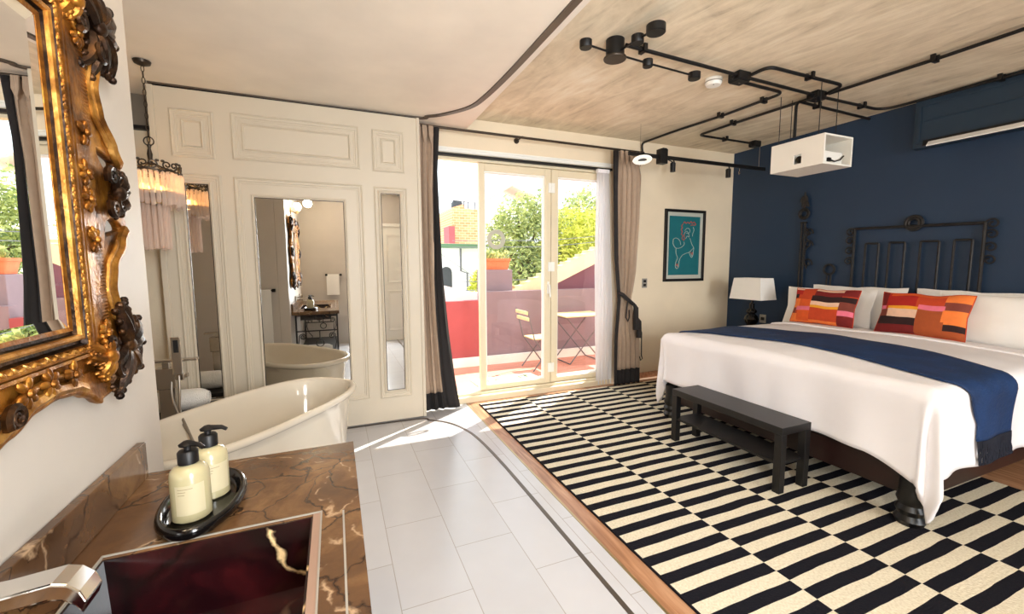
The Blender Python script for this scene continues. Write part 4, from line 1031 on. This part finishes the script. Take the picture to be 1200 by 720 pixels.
MB().loft([k(bo, 1.055, 0), k(to, 1.32, 0), k(to, 1.32, .005), k(bo, 1.055, .005), k(bo, 1.055, 0)], False, False).build('lamp_shade', M['shade'], tl)
MB().tube([(lx - .113, ly, 1.30), (lx + .113, ly, 1.30)], .003, 6).tube([(lx, ly - .18, 1.30), (lx, ly + .18, 1.30)], .003, 6).tube([(lx, ly, 1.11), (lx, ly, 1.31)], .004, 6).build('shade_carrier', M['dark'], tl)
ou = thing('power_outlet', 'grey power outlet on the blue wall beside the table lamp', 'outlet', (BX, 3.60, .74))
MB().box(BX - .010, BX - .001, 3.815, 3.905, .72, .83).build('plate', M['grey_plate'], ou, bevel=.003)
MB().box(BX - .012, BX - .010, 3.835, 3.885, .755, .795).build('socket', M['dark'], ou)
sw = thing('wall_switch', 'grey double wall switch beside the right curtain', 'switch', (3.70, WY, 1.2))
MB().box(3.658, 3.738, WY - .010, WY - .001, 1.195, 1.315).build('plate', M['grey_plate'], sw, bevel=.003)
for z in (1.215, 1.265): MB().box(3.678, 3.718, WY - .013, WY - .010, z, z + .03).build('rocker', M['dark'], sw)

# ---------------------------------------------------------------- framed horse print
pf = thing('framed_print', 'black framed teal print of a line-drawn rearing horse on the cream wall', 'picture', (4.34, WY, 1.26))
px0, px1, pz0, pz1 = 3.998, 4.690, 1.268, 2.215
MB().frame(lambda a, h, d: (a, WY - d, h), px0, px1, pz0, pz1, [(0, .001), (0, .03), (.004, .034), (.03, .034), (.035, .028), (.035, .001)]).build('frame', M['dark'], pf)
MB().box(px0 + .03, px1 - .03, WY - .012, WY - .002, pz0 + .03, pz1 - .03).build('mount', M['picmat'], pf)
tx0, tx1, tz0, tz1 = px0 + .075, px1 - .085, pz0 + .085, pz1 - .085
MB().box(tx0, tx1, WY - .014, WY - .012, tz0, tz1).build('print', M['teal'], pf)
def HP(x, y):   # crop pixel -> print plane
    v = (y - 150) / 462.; u = (x - (97 - 17 * v)) / (228 - 5 * v)
    return (tx0 + (tx1 - tx0) * u, WY - .016, tz1 - (tz1 - tz0) * v)
hl = MB()
for pl in ([(120, 330), (116, 365), (135, 400), (160, 402), (185, 390), (202, 368), (198, 350)], [(175, 375), (170, 345), (155, 325), (135, 320), (120, 332)], [(140, 400), (138, 440), (152, 478), (135, 515), (132, 550), (146, 565), (158, 545), (160, 505), (168, 480), (185, 455), (212, 440), (238, 432), (255, 412), (272, 395), (258, 372), (250, 345), (243, 320)],
           [(205, 262), (222, 240), (240, 245), (246, 268), (232, 285), (215, 280)], [(268, 232), (276, 255), (264, 282), (262, 305)], [(198, 300), (205, 275), (222, 262), (235, 290), (240, 315), (222, 300), (212, 325)], [(236, 432), (242, 455), (254, 478), (264, 455), (268, 420), (272, 396)], [(146, 520), (150, 545)], [(250, 440), (256, 462)]):
    hl.tube(path([HP(*p) for p in pl], .02, 4), .0035, 5)
hl.build('horse_outline', M['line_pale'], pf)
hm = MB()
for pl in ([(196, 205), (205, 190), (215, 208), (228, 192), (240, 208), (252, 185), (262, 206), (275, 188), (290, 212), (280, 218), (266, 214), (250, 220)], [(192, 210), (180, 228), (190, 240), (176, 255), (188, 270), (178, 290), (192, 302), (182, 322), (196, 340), (205, 322), (198, 300), (206, 280)], [(140, 540), (146, 520), (152, 548)], [(248, 430), (256, 455), (262, 430)]):
    hm.tube(path([HP(*p) for p in pl], .012, 4), .005, 5)
hm.build('horse_mane', M['line_red'], pf)

# ---------------------------------------------------------------- wrought iron pieces on the blue wall
IX = BX - .03
I = lambda y, z, d=0: (IX - d, y, z)
def circ(m, y, z, r, th, n=24): m.tube([I(y + r * math.cos(a), z + r * math.sin(a)) for a in [2 * PI * k / n for k in range(n)]], th, 7, True)
hb = thing('iron_gate_panel', 'wrought iron gate panel with four looped bars and a ring on top, above the pillows', 'iron gate', (IX, 2.34, .86))
m = MB(); m.tube([I(2.838, .86), I(2.838, 1.868)], .014, 8).tube([I(1.843, .86), I(1.843, 1.84)], .014, 8).tube([I(2.838, 1.865), I(1.843, 1.84)], .014, 8).tube([I(2.838, 1.0), I(1.843, 1.0)], .014, 8).build('outer_frame', M['iron'], hb, smooth=True)
for (a, b) in ((2.728, 2.610), (2.520, 2.392), (2.272, 2.135), (2.032, 1.912)):
    MB().tube(path([I(a, .90), I(a, 1.705), I(b, 1.70), I(b, .90)], .015, 3), .0105, 8).build('looped_bar', M['iron'], hb, smooth=True)
m = MB(); circ(m, 2.336, 1.882, .066, .014, 28); circ(m, 2.336, 1.882, .042, .012, 28); m.build('crest_ring', M['iron'], hb, smooth=True)
for s, y in ((1, 2.868), (-1, 1.812)):
    m = MB()
    for z in (1.83, 1.74, 1.63, 1.52):
        m.tube([I(y + s * (.012 + u), z + v) for u, v in spiral(0, 0, .012, .045, -PI * 1.6, PI * .9, 22)], .008, 6)
    m.build('side_scrolls', M['iron'], hb, smooth=True)
ip = thing('iron_finial_post', 'tall wrought iron post with ring and leafy finial left of the gate panel', 'iron ornament', (IX, 3.39, .86))
MB().tube([I(3.405, .86), I(3.405, 1.98)], .012, 8).tube([I(3.368, .86), I(3.368, 1.98)], .012, 8).tube([I(3.42, 1.98), I(3.35, 1.98)], .012, 8).build('double_bar', M['iron'], ip, smooth=True)
m = MB(); circ(m, 3.388, 2.085, .058, .013); circ(m, 3.388, 2.085, .038, .008); m.build('ring', M['iron'], ip, smooth=True)
m = MB()
for k in range(9):
    an = -.9 + k * .225
    m.ell(I(3.388 + .035 * math.sin(an * 1.2) * (1 - k % 2 * .4), 2.20 + .03 * (k % 3), .0), (.012, .018, .045), Matrix.Rotation(an * .5, 3, 'X'), 7)
m.ell(I(3.388, 2.30), (.012, .012, .045), None, 7); m.tube([I(3.388, 2.14), I(3.388, 2.2)], .012, 6); m.build('leaf_finial', M['iron'], ip, smooth=True)
m = MB()
for z, r in ((1.86, .05), (1.72, .055), (1.50, .06)):
    m.tube([I(3.31 - u + .01, z + v) for u, v in spiral(0, 0, .012, r, PI * 2.3, -.1 * PI, 24)], .009, 6)
m.tube([I(3.355, 1.92), I(3.32, 1.87), I(3.35, 1.80), I(3.29, 1.73), I(3.35, 1.66), I(3.355, 1.52), I(3.32, 1.44)], .009, 6)
m.build('side_scrolls', M['iron'], ip, smooth=True)
ir = thing('iron_ring_ornament', 'small wrought iron ring on double bars between post and gate panel', 'iron ornament', (IX, 3.07, .86))
m = MB(); circ(m, 3.07, 1.43, .055, .013); m.build('ring', M['iron'], ir, smooth=True)
MB().tube([I(3.088, .86), I(3.088, 1.375)], .010, 8).tube([I(3.05, .86), I(3.05, 1.375)], .010, 8).build('double_bar', M['iron'], ir, smooth=True)
MB().box(IX - .012, IX + .012, 2.86, 3.24, 1.185, 1.205).build('foot_bar', M['iron'], ir)

# ---------------------------------------------------------------- air conditioner cover
ac = thing('air_conditioner', 'dark blue boxed-in air conditioner with white outlet flap high on the blue wall', 'air conditioner', (BX - .06, 1.7, 2.58))
ay0, ay1, az0, az1, axf = .9, 2.365, 2.565, CZ - .003, BX - .11
MB().box(axf, BX - .001, ay0, ay1, az0, az1).build('body', M['blue_box'], ac, bevel=.006)
MB().frame(lambda a, h, d: (axf - d, a, h), ay0 + .02, ay1 - .035, az0 + .045, az1 - .06, [(0, 0), (0, .010), (.018, .010), (.018, .004), (.022, .004)]).box(axf - .006, axf - .001, ay0 + .05, ay1 - .07, 2.80, 2.81).build('front_panel', M['blue_box'], ac)
MB().box(axf - .018, axf - .001, ay0 + .05, ay1 - .085, az0 + .012, az0 + .062).build('outlet_slot', M['dark'], ac)
MB().loft([[(axf - .05, y, az0 - .004), (axf - .004, y, az0 + .052), (axf - .002, y, az0 + .060), (axf - .052, y, az0 + .004)] for y in (ay0 + .06, ay1 - .125)]).build('flap', M['white_louvre'], ac, bevel=.001)

# ---------------------------------------------------------------- conduits and ceiling fittings
PZC = 2.988
def conduit(label, pts, clips, r=.013, rad=.09, group='black conduit runs on the concrete ceiling'):
    t = thing('conduit', label, 'pipe', (pts[0][0], pts[0][1], PZC), group)
    P3 = [p if len(p) == 3 else (p[0], p[1], PZC) for p in pts]
    MB().tube(path(P3, rad, 8), r, 10).build('pipe', M['dark'], t, smooth=True)
    for (x, y, d) in clips:
        b = MB()
        if d == 'x': b.box(x - .014, x + .014, y - .022, y + .022, PZC - .020, PZC - .014).box(x - .014, x + .014, y - .034, y - .017, PZC - .02, CZ - .001).box(x - .014, x + .014, y + .017, y + .034, PZC - .02, CZ - .001)
        else: b.box(x - .022, x + .022, y - .014, y + .014, PZC - .020, PZC - .014).box(x - .034, x - .017, y - .014, y + .014, PZC - .02, CZ - .001).box(x + .017, x + .034, y - .014, y + .014, PZC - .02, CZ - .001)
        b.build('clip', M['dark'], t)
conduit('straight black conduit from the spider ceiling light to the second junction box', [(1.90, 2.52), (3.00, 2.565)], [(2.05, 2.526, 'x')])
conduit('black conduit running between the two junction boxes', [(3.13, 2.57), (3.95, 2.595)], [])
conduit('black conduit bending from the first junction box towards the window wall', [(3.13, 2.645), (3.70, 2.665), (3.68, 3.3), (3.60, 3.86), (3.575, 4.28), (3.575, 4.385), (3.60, 4.395, 2.88)], [(3.705, 2.86, 'y'), (3.665, 3.30, 'y')])
conduit('black conduit looping outward from the first box back to the second box', [(3.11, 2.52), (3.11, 2.37), (4.02, 2.37), (4.07, 2.54)], [(3.58, 2.37, 'x')])
conduit('black conduit from the second box bending along the blue wall', [(4.13, 2.60), (5.02, 2.595), (5.06, 1.8), (5.06, RY + .02)], [(4.70, 2.6, 'x'), (5.058, 1.8, 'y')], rad=.16)
conduit('black conduit running from the second box off the right photo edge', [(4.09, 2.53), (4.14, 1.8), (4.16, RY + .02)], [(4.135, 1.83, 'y')])
conduit('black conduit bending from the second box to the small box near the blue wall corner', [(4.05, 2.66), (3.99, 3.45), (3.97, 3.87), (4.84, 3.88)], [(3.985, 3.42, 'y'), (4.40, 3.877, 'x')], rad=.07)
conduit('black conduit dropping from the ceiling into the projector box', [(4.20, 2.755), (3.985, 2.745), (3.985, 2.745, 2.66)], [], rad=.07)
conduit('black conduit from the projector drop to the blue wall', [(4.20, 2.757), (5.185, 2.79)], [(4.30, 2.76, 'x')])
def jbox(x, y, s, label, name='junction_box'):
    t = thing(name, label, 'junction box', (x, y, PZC - .04), 'black junction boxes on the concrete ceiling')
    MB().box(x - s, x + s, y - s * .85, y + s * .85, PZC - .035, CZ - .001).build('body', M['dark'], t, bevel=.006)
    MB().box(x - s * .9, x + s * .9, y - s * .75, y + s * .75, PZC - .041, PZC - .035).build('lid', M['dark'], t, bevel=.003)
    for sx in (-1, 1):
        MB().lathe([(0, 0), (.018, 0), (.018, .03), (0, .03)], (x + sx * s - (.03 if sx < 0 else 0), y, PZC - .005), 12, 'x').build('gland', M['dark'], t)
    MB().ell((x, y, PZC - .043), (.006, .006, .003), None, 6).build('screw', M['nickel'], t)
jbox(3.065, 2.59, .065, 'black junction box beside the white smoke detector')
jbox(4.035, 2.60, .06, 'black junction box above the white projector box')
jbox(4.91, 3.88, .055, 'small black junction box near the corner of the blue wall')
# smoke detector
sd = thing('smoke_detector', 'round white smoke detector on the concrete ceiling', 'smoke detector', (2.955, 2.74, 2.95))
MB().lathe([(0, CZ - .001), (.065, CZ - .001), (.065, 2.985), (.055, 2.965), (.0, 2.96)], (2.955, 2.745, 0), 28).build('housing', M['plastic_white'], sd, smooth=True)
MB().lathe([(.058, 2.988), (.067, 2.988), (.067, 2.996), (.058, 2.996), (.058, 2.988)], (2.955, 2.745, 0), 28).build('vent_ring', M['grey_plate'], sd)
MB().ell((2.93, 2.72, 2.962), (.005, .005, .003), None, 6).build('indicator', M['dark'], sd)
# spider ceiling light
cl = thing('ceiling_light', 'black spider ceiling light with five small discs on arms', 'ceiling light', (1.83, 2.54, 2.9))
LZ = 2.93; hx, hy = 1.83, 2.545
MB().lathe([(0, CZ - .001), (.062, CZ - .001), (.062, 2.905), (0, 2.905)], (hx, hy, 0), 28).build('canopy', M['dark'], cl, smooth=True)
MB().lathe([(0, 2.905), (.075, 2.905), (.078, 2.898), (.075, 2.892), (0, 2.892)], (hx, hy, 0), 28).build('cover_disc', M['grey_plate'] if False else M['bronze'], cl, smooth=True)
for (pts, discs) in (([(hx, hy), (1.575, 2.51)], [(1.575, 2.51, .040)]), ([(hx, hy), (2.13, 2.57), (2.60, 2.60)], [(2.13, 2.57, .036), (2.60, 2.60, .045)]), ([(hx, hy), (1.85, 2.335), (1.875, 2.195)], [(1.85, 2.335, .04), (1.875, 2.195, .058)])):
    MB().tube([(a, b, LZ) for a, b in pts], .007, 8).build('arm', M['dark'], cl, smooth=True)
    for (a, b, r) in discs:
        MB().lathe([(0, LZ + .022), (r, LZ + .022), (r, LZ - .022), (r * .92, LZ - .026), (0, LZ - .026)], (a, b, 0), 24).build('lamp_disc', M['dark'], cl, smooth=True)
# hanging light rail
lr = thing('light_rail', 'black hanging light rail with spotlights across the window wall', 'light rail', (4.0, 3.88, 2.6))
MB().box(2.99, 5.11, 3.868, 3.892, 2.675, 2.715).build('rail', M['dark'], lr, bevel=.003)
for x in (3.145, 5.0): MB().tube([(x, 3.88, 2.715), (x, 3.88, CZ)], .002, 5).build('suspension_wire', M['nickel'], lr)
MB().box(3.40, 3.50, 3.84, 3.92, 2.62, 2.78).box(3.43, 3.49, 3.845, 3.87, 2.775, 2.79).build('driver_box', M['dark'], lr, bevel=.005)
def spot(x, z):
    s = MB().tube([(x + .01, 3.88, 2.68), (x + .02, 3.875, 2.65)], .008, 6).lathe([(0, z - .055), (.028, z - .055), (.030, z + .04), (.02, z + .05), (0, z + .05)], (x, 3.875, 0), 16)
    s.build('spotlight', M['dark'], lr, smooth=True)
spot(3.605, 2.60); spot(4.47, 2.60)
MB().tube([(3.5, 3.87, 2.68), (3.55, 3.86, 2.66), (3.6, 3.87, 2.65)], .006, 6).build('cable', M['dark'], lr)
rgm = Matrix.Rotation(-.22, 3, 'X') @ Matrix.Rotation(.1, 3, 'Y')
def rr_(r, d): return [Vector((3.16, 3.86, 2.635)) + rgm @ Vector((r * math.cos(2 * PI * k / 28), r * math.sin(2 * PI * k / 28), d)) for k in range(28)]
rl_ = MB().loft([rr_(.05, -.008), rr_(.098, -.008), rr_(.104, 0), rr_(.098, .010), rr_(.05, .010), rr_(.05, -.008)], False, False).build('ring_light', M['led'], lr, smooth=True)
MB().tube([(3.16, 3.86, 2.64), (3.16, 3.875, 2.68)], .012, 8).lathe([(0, 0), (.05, 0), (.05, .012), (0, .012)], (3.16, 3.86, 2.632), 16).build('ring_hub', M['dark'], lr)
MB().tube([(4.66, 3.88, 2.675), (4.665, 3.88, 2.64), (4.675, 3.88, 2.61), (4.662, 3.88, 2.60), (4.655, 3.88, 2.63)], .005, 6).build('hook', M['nickel'], lr)
# projector box
pbx = thing('projector_box', 'white open-ended box hung on rods holding a projector', 'projector box', (3.93, 2.6, 2.38))
X0, X1, Y0, Y1, Z0, Z1 = 3.815, 4.20, 2.37, 2.84, 2.335, 2.585; th = .015
MB().box(X0, X1, Y0, Y1, Z0, Z0 + th).box(X0, X1, Y0, Y1, Z1 - th, Z1).box(X1 - th, X1, Y0, Y1, Z0 + th, Z1 - th).box(X0, X1 - th, Y1 - th, Y1, Z0 + th, Z1 - th).build('case', M['white_paint'], pbx, bevel=.002)
fp = MB(); hy0, hy1, hz0, hz1 = 2.555, 2.625, 2.375, 2.455
fp.box(X0, X0 + th, Y0, hy0, Z0 + th, Z1 - th).box(X0, X0 + th, hy1, Y1 - th, Z0 + th, Z1 - th).box(X0, X0 + th, hy0, hy1, Z0 + th, hz0).box(X0, X0 + th, hy0, hy1, hz1, Z1 - th).build('front_panel', M['white_paint'], pbx)
for (x, y) in ((3.855, 2.80), (4.03, 2.815), (3.86, 2.45), (4.17, 2.50)):
    MB().tube([(x, y, Z1), (x, y, CZ)], .0035, 6).build('hanging_rod', M['iron'], pbx)
pj = thing('projector', 'white projector with dark lens inside the hanging box', 'projector', (4.0, 2.58, Z0 + th))
MB().box(X0 + .06, X1 - .08, 2.40, 2.74, Z0 + th + .01, Z0 + .12).build('body', M['plastic_white'], pj, bevel=.01)
MB().lathe([(0, 0), (.030, 0), (.032, .04), (.02, .042), (0, .03)], (X0 + .02, 2.59, 2.415), 20, 'x').build('lens', M['black_gloss'], pj, smooth=True)
MB().box(X0 + .09, X0 + .13, 2.385, 2.40, Z0 + .03, Z0 + .06).build('plug', M['dark'], pj)
MB().tube([(X0 + .10, 2.385, Z0 + .045), (X0 + .16, 2.378, Z0 + .03), (X0 + .24, 2.38, Z0 + .05), (X0 + .3, 2.39, Z0 + .09)], .006, 6).build('cable', M['dark'], pj)
for y in (2.43, 2.71):
    for x in (X0 + .09, X1 - .11): MB().lathe([(0, Z0 + th), (.012, Z0 + th), (.012, Z0 + th + .012), (0, Z0 + th + .012)], (x, y, 0), 10).build('foot', M['dark'], pj)

# ---------------------------------------------------------------- outside: terrace
TF = -.05
struct(MB().box(-1.5, 9.0, 4.60, 6.35, TF - .15, TF).build('terrace_floor', M['terrace_floor']), 'reddish tiled terrace floor outside the doors')
pw = struct(MB().box(-1.5, 2.12, 6.18, 6.34, TF, .955).build('wall_terrace', M['terrace_red']), 'red rendered terrace parapet')
struct(MB().box(2.122, 9, 6.2, 6.34, TF, 1.085).build('wall_terrace_mauve', M['mauve']), 'mauve rendered parapet right of the red one')
struct(MB().box(-1.5, 9, 6.12, 6.18, TF, .085).build('baseboard_terrace', M['white_render']))
gp = tag(MB().box(2.20, 2.66, 6.36, 6.8, .0, 1.42).build('garden_pillar', M['mauve'], bevel=.01), 'mauve rendered pillar under the terracotta planter on the terrace', 'pillar')
pl_ = thing('planter', 'terracotta trough planter on top of the mauve pillar outside', 'planter', (2.43, 6.5, 1.42))
MB().loft([rectring(2.43, 6.55, a, b, z, 28, 8) for a, b, z in ((.19, .12, 1.422), (.22, .14, 1.56), (.235, .155, 1.565), (.235, .155, 1.60), (.21, .13, 1.60), (.20, .12, 1.52))]).build('trough', M['terracotta'], pl_, smooth=True)
lfm = MB(); rnd = random.Random(9)
for k in range(90):
    a = rnd.uniform(0, 2 * PI); x = 2.43 + rnd.uniform(-.18, .18); z = 1.55 + rnd.random() * .14
    lfm.add([(x, 6.5, z), (x + .04 * math.cos(a), 6.5 + .03 * math.sin(a), z + .02), (x + .05 * math.cos(a), 6.5 + .05 * math.sin(a), z + .06), (x - .01, 6.51, z + .04)], [(0, 1, 2, 3)])
lfm.build('leaves', M['leaf2'], pl_)
stc = thing('outdoor_stair', 'cream diagonal stair rising behind the terrace table', 'stair', (3.5, 6.5, 0))
s = MB(); s.loft([[(2.66, y, .83), (4.26, y, 1.525), (5.9, y, 2.24), (5.9, y, 2.50), (4.26, y, 1.79), (2.66, y, 1.095)] for y in (6.345, 6.5)]); s.build('stringer', M['stair'], stc)
for k in range(21):
    x = 2.70 + k * .15; z = 1.095 + (x - 2.66) * .434
    MB().box(x, x + .13, 6.35, 6.5, z - .02, z + .045).build('tread', M['slat'], stc, bevel=.004)
tag(MB().loft([[(2.66, y, 1.0), (6.5, y, 1.0), (6.5, y, 2.6), (5.9, y, 2.24), (2.66, y, .84)] for y in (6.52, 6.6)]).build('stair_wall', M['maroon']), 'maroon wall under the diagonal stair', 'wall')
# folding table and chair
ft = thing('folding_table', 'folding bistro table with pale slatted top on the terrace', 'table', (3.6, 5.8, TF))
for k in range(6):
    y = 5.56 + k * .095; MB().box(3.20, 3.98, y, y + .08, .695, .715).build('slat', M['slat'], ft, bevel=.003)
MB().tube([(3.22, 5.58, .685), (3.22, 6.10, .685)], .01, 6).tube([(3.96, 5.58, .685), (3.96, 6.10, .685)], .01, 6).build('frame', M['grey_metal'], ft)
for y in (5.60, 6.08):
    for a, b in ((3.24, 3.88), (3.94, 3.30)): MB().tube([(a, y, .685), (b, y, TF + .012)], .010, 8).build('leg', M['grey_metal'], ft, smooth=True)
MB().tube([(3.30, 5.60, TF + .014), (3.30, 6.08, TF + .014)], .009, 6).tube([(3.88, 5.60, TF + .014), (3.88, 6.08, TF + .014)], .009, 6).build('foot_bar', M['grey_metal'], ft)
fc = thing('folding_chair', 'folding slatted chair beside the terrace table', 'chair', (2.75, 5.6, TF))
for k in range(5):
    y = 5.42 + k * .075; MB().box(2.60, 2.98, y, y + .06, .42, .437).build('seat_slat', M['slat'], fc, bevel=.003)
for k, z in enumerate((.70, .79)): MB().box(2.50 - .02 * k, 2.515 - .02 * k, 5.40, 5.82, z, z + .05).build('back_slat', M['slat'], fc, bevel=.003)
for y in (5.41, 5.81):
    MB().tube([(2.49, y, .86), (2.60, y, .43), (2.95, y, TF + .012)], .010, 8).build('leg', M['grey_metal'], fc, smooth=True)
    MB().tube([(2.96, y, .42), (2.58, y, TF + .012)], .010, 8).build('leg', M['grey_metal'], fc, smooth=True)
dm_ = thing('door_mat', 'pale door mat with green block marks on the terrace', 'door mat', (2.05, 5.2, TF + .001), local=True, rotz=.03)
MB().box(-.42, .48, -.22, .18, 0, .012).build('mat', M['mat_pale'], dm_, bevel=.003)
g = MB()
for (x, y) in ((-.25, .0), (-.13, .02), (.22, .04), (.32, .05)):
    g.box(x, x + .03, y - .12, y + .05, .012, .0135).box(x - .03, x + .07, y + .03, y + .05, .012, .0135)
g.build('green_marks', M['mat_green'], dm_)
# ---------------------------------------------------------------- outside: neighbours and trees
nb = thing('white_house', 'sunlit white house with arched window across the street', 'house', (2.5, 14, -4))
MB().box(-3, 5.4, 14.0, 18, -4, 2.10).build('wall', M['white_render'], nb)
MB().box(-3, 4.75, 13.7, 14.0, 2.06, 2.2).build('eave', M['green_metal'], nb, bevel=.02)
aw = MB(); aw.loft([[(3.45 + .19 * math.cos(a), y, 1.25 + .19 * math.sin(a)) for a in [k * PI / 10 for k in range(11)]] + [(3.26, y, .75), (3.64, y, .75)] for y in (13.97, 14.05)]); aw.build('arched_window', M['tank'], nb)
MB().tube([(3.93, 13.9, 2.05), (3.93, 13.9, 1.3), (4.15, 13.9, 1.22), (4.15, 13.9, -1)], .035, 8).build('drainpipe', M['grey_metal'], nb)
MB().tube([(3.2, 13.9, 1.9), (4.6, 13.9, .95)], .008, 5).build('cable', M['grey_metal'], nb)
lw = tag(MB().loft([[(1.4, y, -4), (3.2, y, -4), (3.2, y, .93), (2.1, y, 1.04), (1.4, y, 1.24)] for y in (7.0, 7.2)]).build('white_coping_wall', M['white_render']), 'sloping white wall just beyond the red parapet', 'wall')
bh = thing('brick_building', 'orange brick building with rooftop water tank', 'building', (4.5, 20, -4))
q = 20 / 14
MB().loft([[(3.70 * q, y, -4), (6.9, y, -4), (6.9, y, 4.15), (4.10 * q, y, 3.2 * q - .35), (4.08 * q, y, 3.12 * q - .5 + .45), (3.70 * q, y, 3.08 * q - .5 + .32)] for y in (20, 23)]).build('brick_wall', M['brick'], bh)
MB().lathe([(0, 4.05), (.26, 4.05), (.28, 4.12), (.28, 4.5), (.2, 4.6), (0, 4.62)], (5.65, 20.5, 0), 20).build('water_tank', M['tank'], bh, smooth=True)
tf = MB()
for x in (5.95, 6.15, 6.5): tf.tube([(x, 20.3, 3.7), (x, 20.3, 4.55)], .03, 6)
tf.tube([(5.4, 20.3, 4.6), (6.55, 20.3, 4.55)], .03, 6).tube([(5.9, 20.3, 4.15), (6.55, 20.3, 4.15)], .03, 6).build('tank_frame', M['grey_metal'], bh)
tag(MB().box(4.85, 5.12, 19.0, 20, -4, 3.25).build('red_tower', M['terrace_red']), 'narrow red building left of the brick building', 'building')
tag(MB().box(5.9, 7.4, 15.0, 16, -4, 2.36).build('rooftop_parapet', M['white_render']), 'pale rooftop parapet in front of the brick building', 'wall')
gr = thing('shed_roof', 'sloping pink tin roof rising above the trees', 'roof', (9, 22, 4.6))
MB().loft([[(7.7, y, 5.0), (9.2, y, 5.9), (10.6, y, 5.35), (10.6, y, 5.25), (9.2, y, 5.8), (7.7, y, 4.9)] for y in (22, 24)]).build('roof_sheet', M['roofpink'], gr)
MB().box(8.0, 10.4, 22.2, 23.8, -4, 5.0).build('walls', M['white_render'], gr)
def tree(label, x, y, blobs, m, n, ls, seed):
    t = thing('tree', label, 'tree', (x, y, -4)); r = random.Random(seed)
    k = MB(); k.tube([(x, y, -4), (x + .1, y, -1), (x - .05, y, 1), (x + .1, y, 2)], [.2, .17, .13, .06], 8)
    for (bx, by, bz, br) in blobs: k.tube([(x, y, .2), ((x + bx) / 2, (y + by) / 2, (bz + .6) / 2 + .2), (bx, by, bz)], [.07, .05, .02], 6)
    k.build('trunk', M['bark'], t, smooth=True)
    c_ = MB(); tot = sum(b[3] ** 2 for b in blobs)
    for (bx, by, bz, br) in blobs:
        for _ in range(int(n * br * br / tot)):
            d = Vector((r.gauss(0, 1), r.gauss(0, 1), r.gauss(0, 1))).normalized(); p = Vector((bx, by, bz)) + d * br * (.55 + .5 * r.random() ** .6) * (1 + .25 * noise.noise(d * 2.5 + Vector((bx, 0, 0))))
            u = Vector((r.gauss(0, 1), r.gauss(0, 1), r.gauss(0, 1))).normalized(); v_ = u.orthogonal().normalized(); s_ = ls * r.uniform(.6, 1.3)
            c_.add([p - u * s_, p + v_ * s_ * .45, p + u * s_, p - v_ * s_ * .45], [(0, 1, 2, 3)])
    c_.build('foliage', m, t)
tree('pale green leafy tree behind the left glass door', 5.2, 11.5, [(5.2, 11.5, 2.3, 1.0), (4.8, 11.2, 1.4, .9), (5.7, 11.6, 1.4, .9), (5.5, 11.3, .6, .9), (4.5, 11.5, 2.3, .6), (5.0, 11.3, .3, .8), (5.6, 11.4, 3.0, .6), (5.9, 11.5, 2.4, .8), (4.9, 11.3, 2.9, .6)], M['leaf2'], 13000, .07, 1)
tree('yellow-green tree behind the right glass door', 6.6, 11.0, [(6.6, 11.0, 2.3, .9), (6.2, 10.8, 1.8, .8), (7.1, 11.1, 1.8, .9), (6.6, 10.8, 1.0, .9), (7.4, 11.2, 2.5, .7)], M['leaf'], 9000, .07, 2)
tree('taller grey-green tree at the right behind the yellow tree', 8.1, 12.5, [(8.2, 12.5, 3.2, 1.0), (7.6, 12.3, 3.0, .8), (8.6, 12.6, 2.4, 1.0), (8.0, 12.3, 1.8, 1.0)], M['leaf2'], 8000, .075, 3)
tree('small bush with yellow leaves in front of the white house', 4.35, 13.0, [(4.35, 13.0, 1.0, .35), (4.2, 13.0, .7, .3)], M['leaf'], 900, .06, 4)
pwl = thing('power_lines', 'thin overhead power lines crossing before the trees', 'power lines', (6, 9.5, 2))
for z in (2.05, 2.2, 1.25, 1.05):
    MB().tube([(2.5, 9.5, z - .15), (5.0, 9.6, z - .1), (8.5, 9.7, z + .25)], .008, 5).build('wire', M['grey_metal'], pwl)
struct(MB().box(-30, 60, 6.4, 80, -4.2, -4).build('ground', M['white_render']), 'street level ground below the terrace')
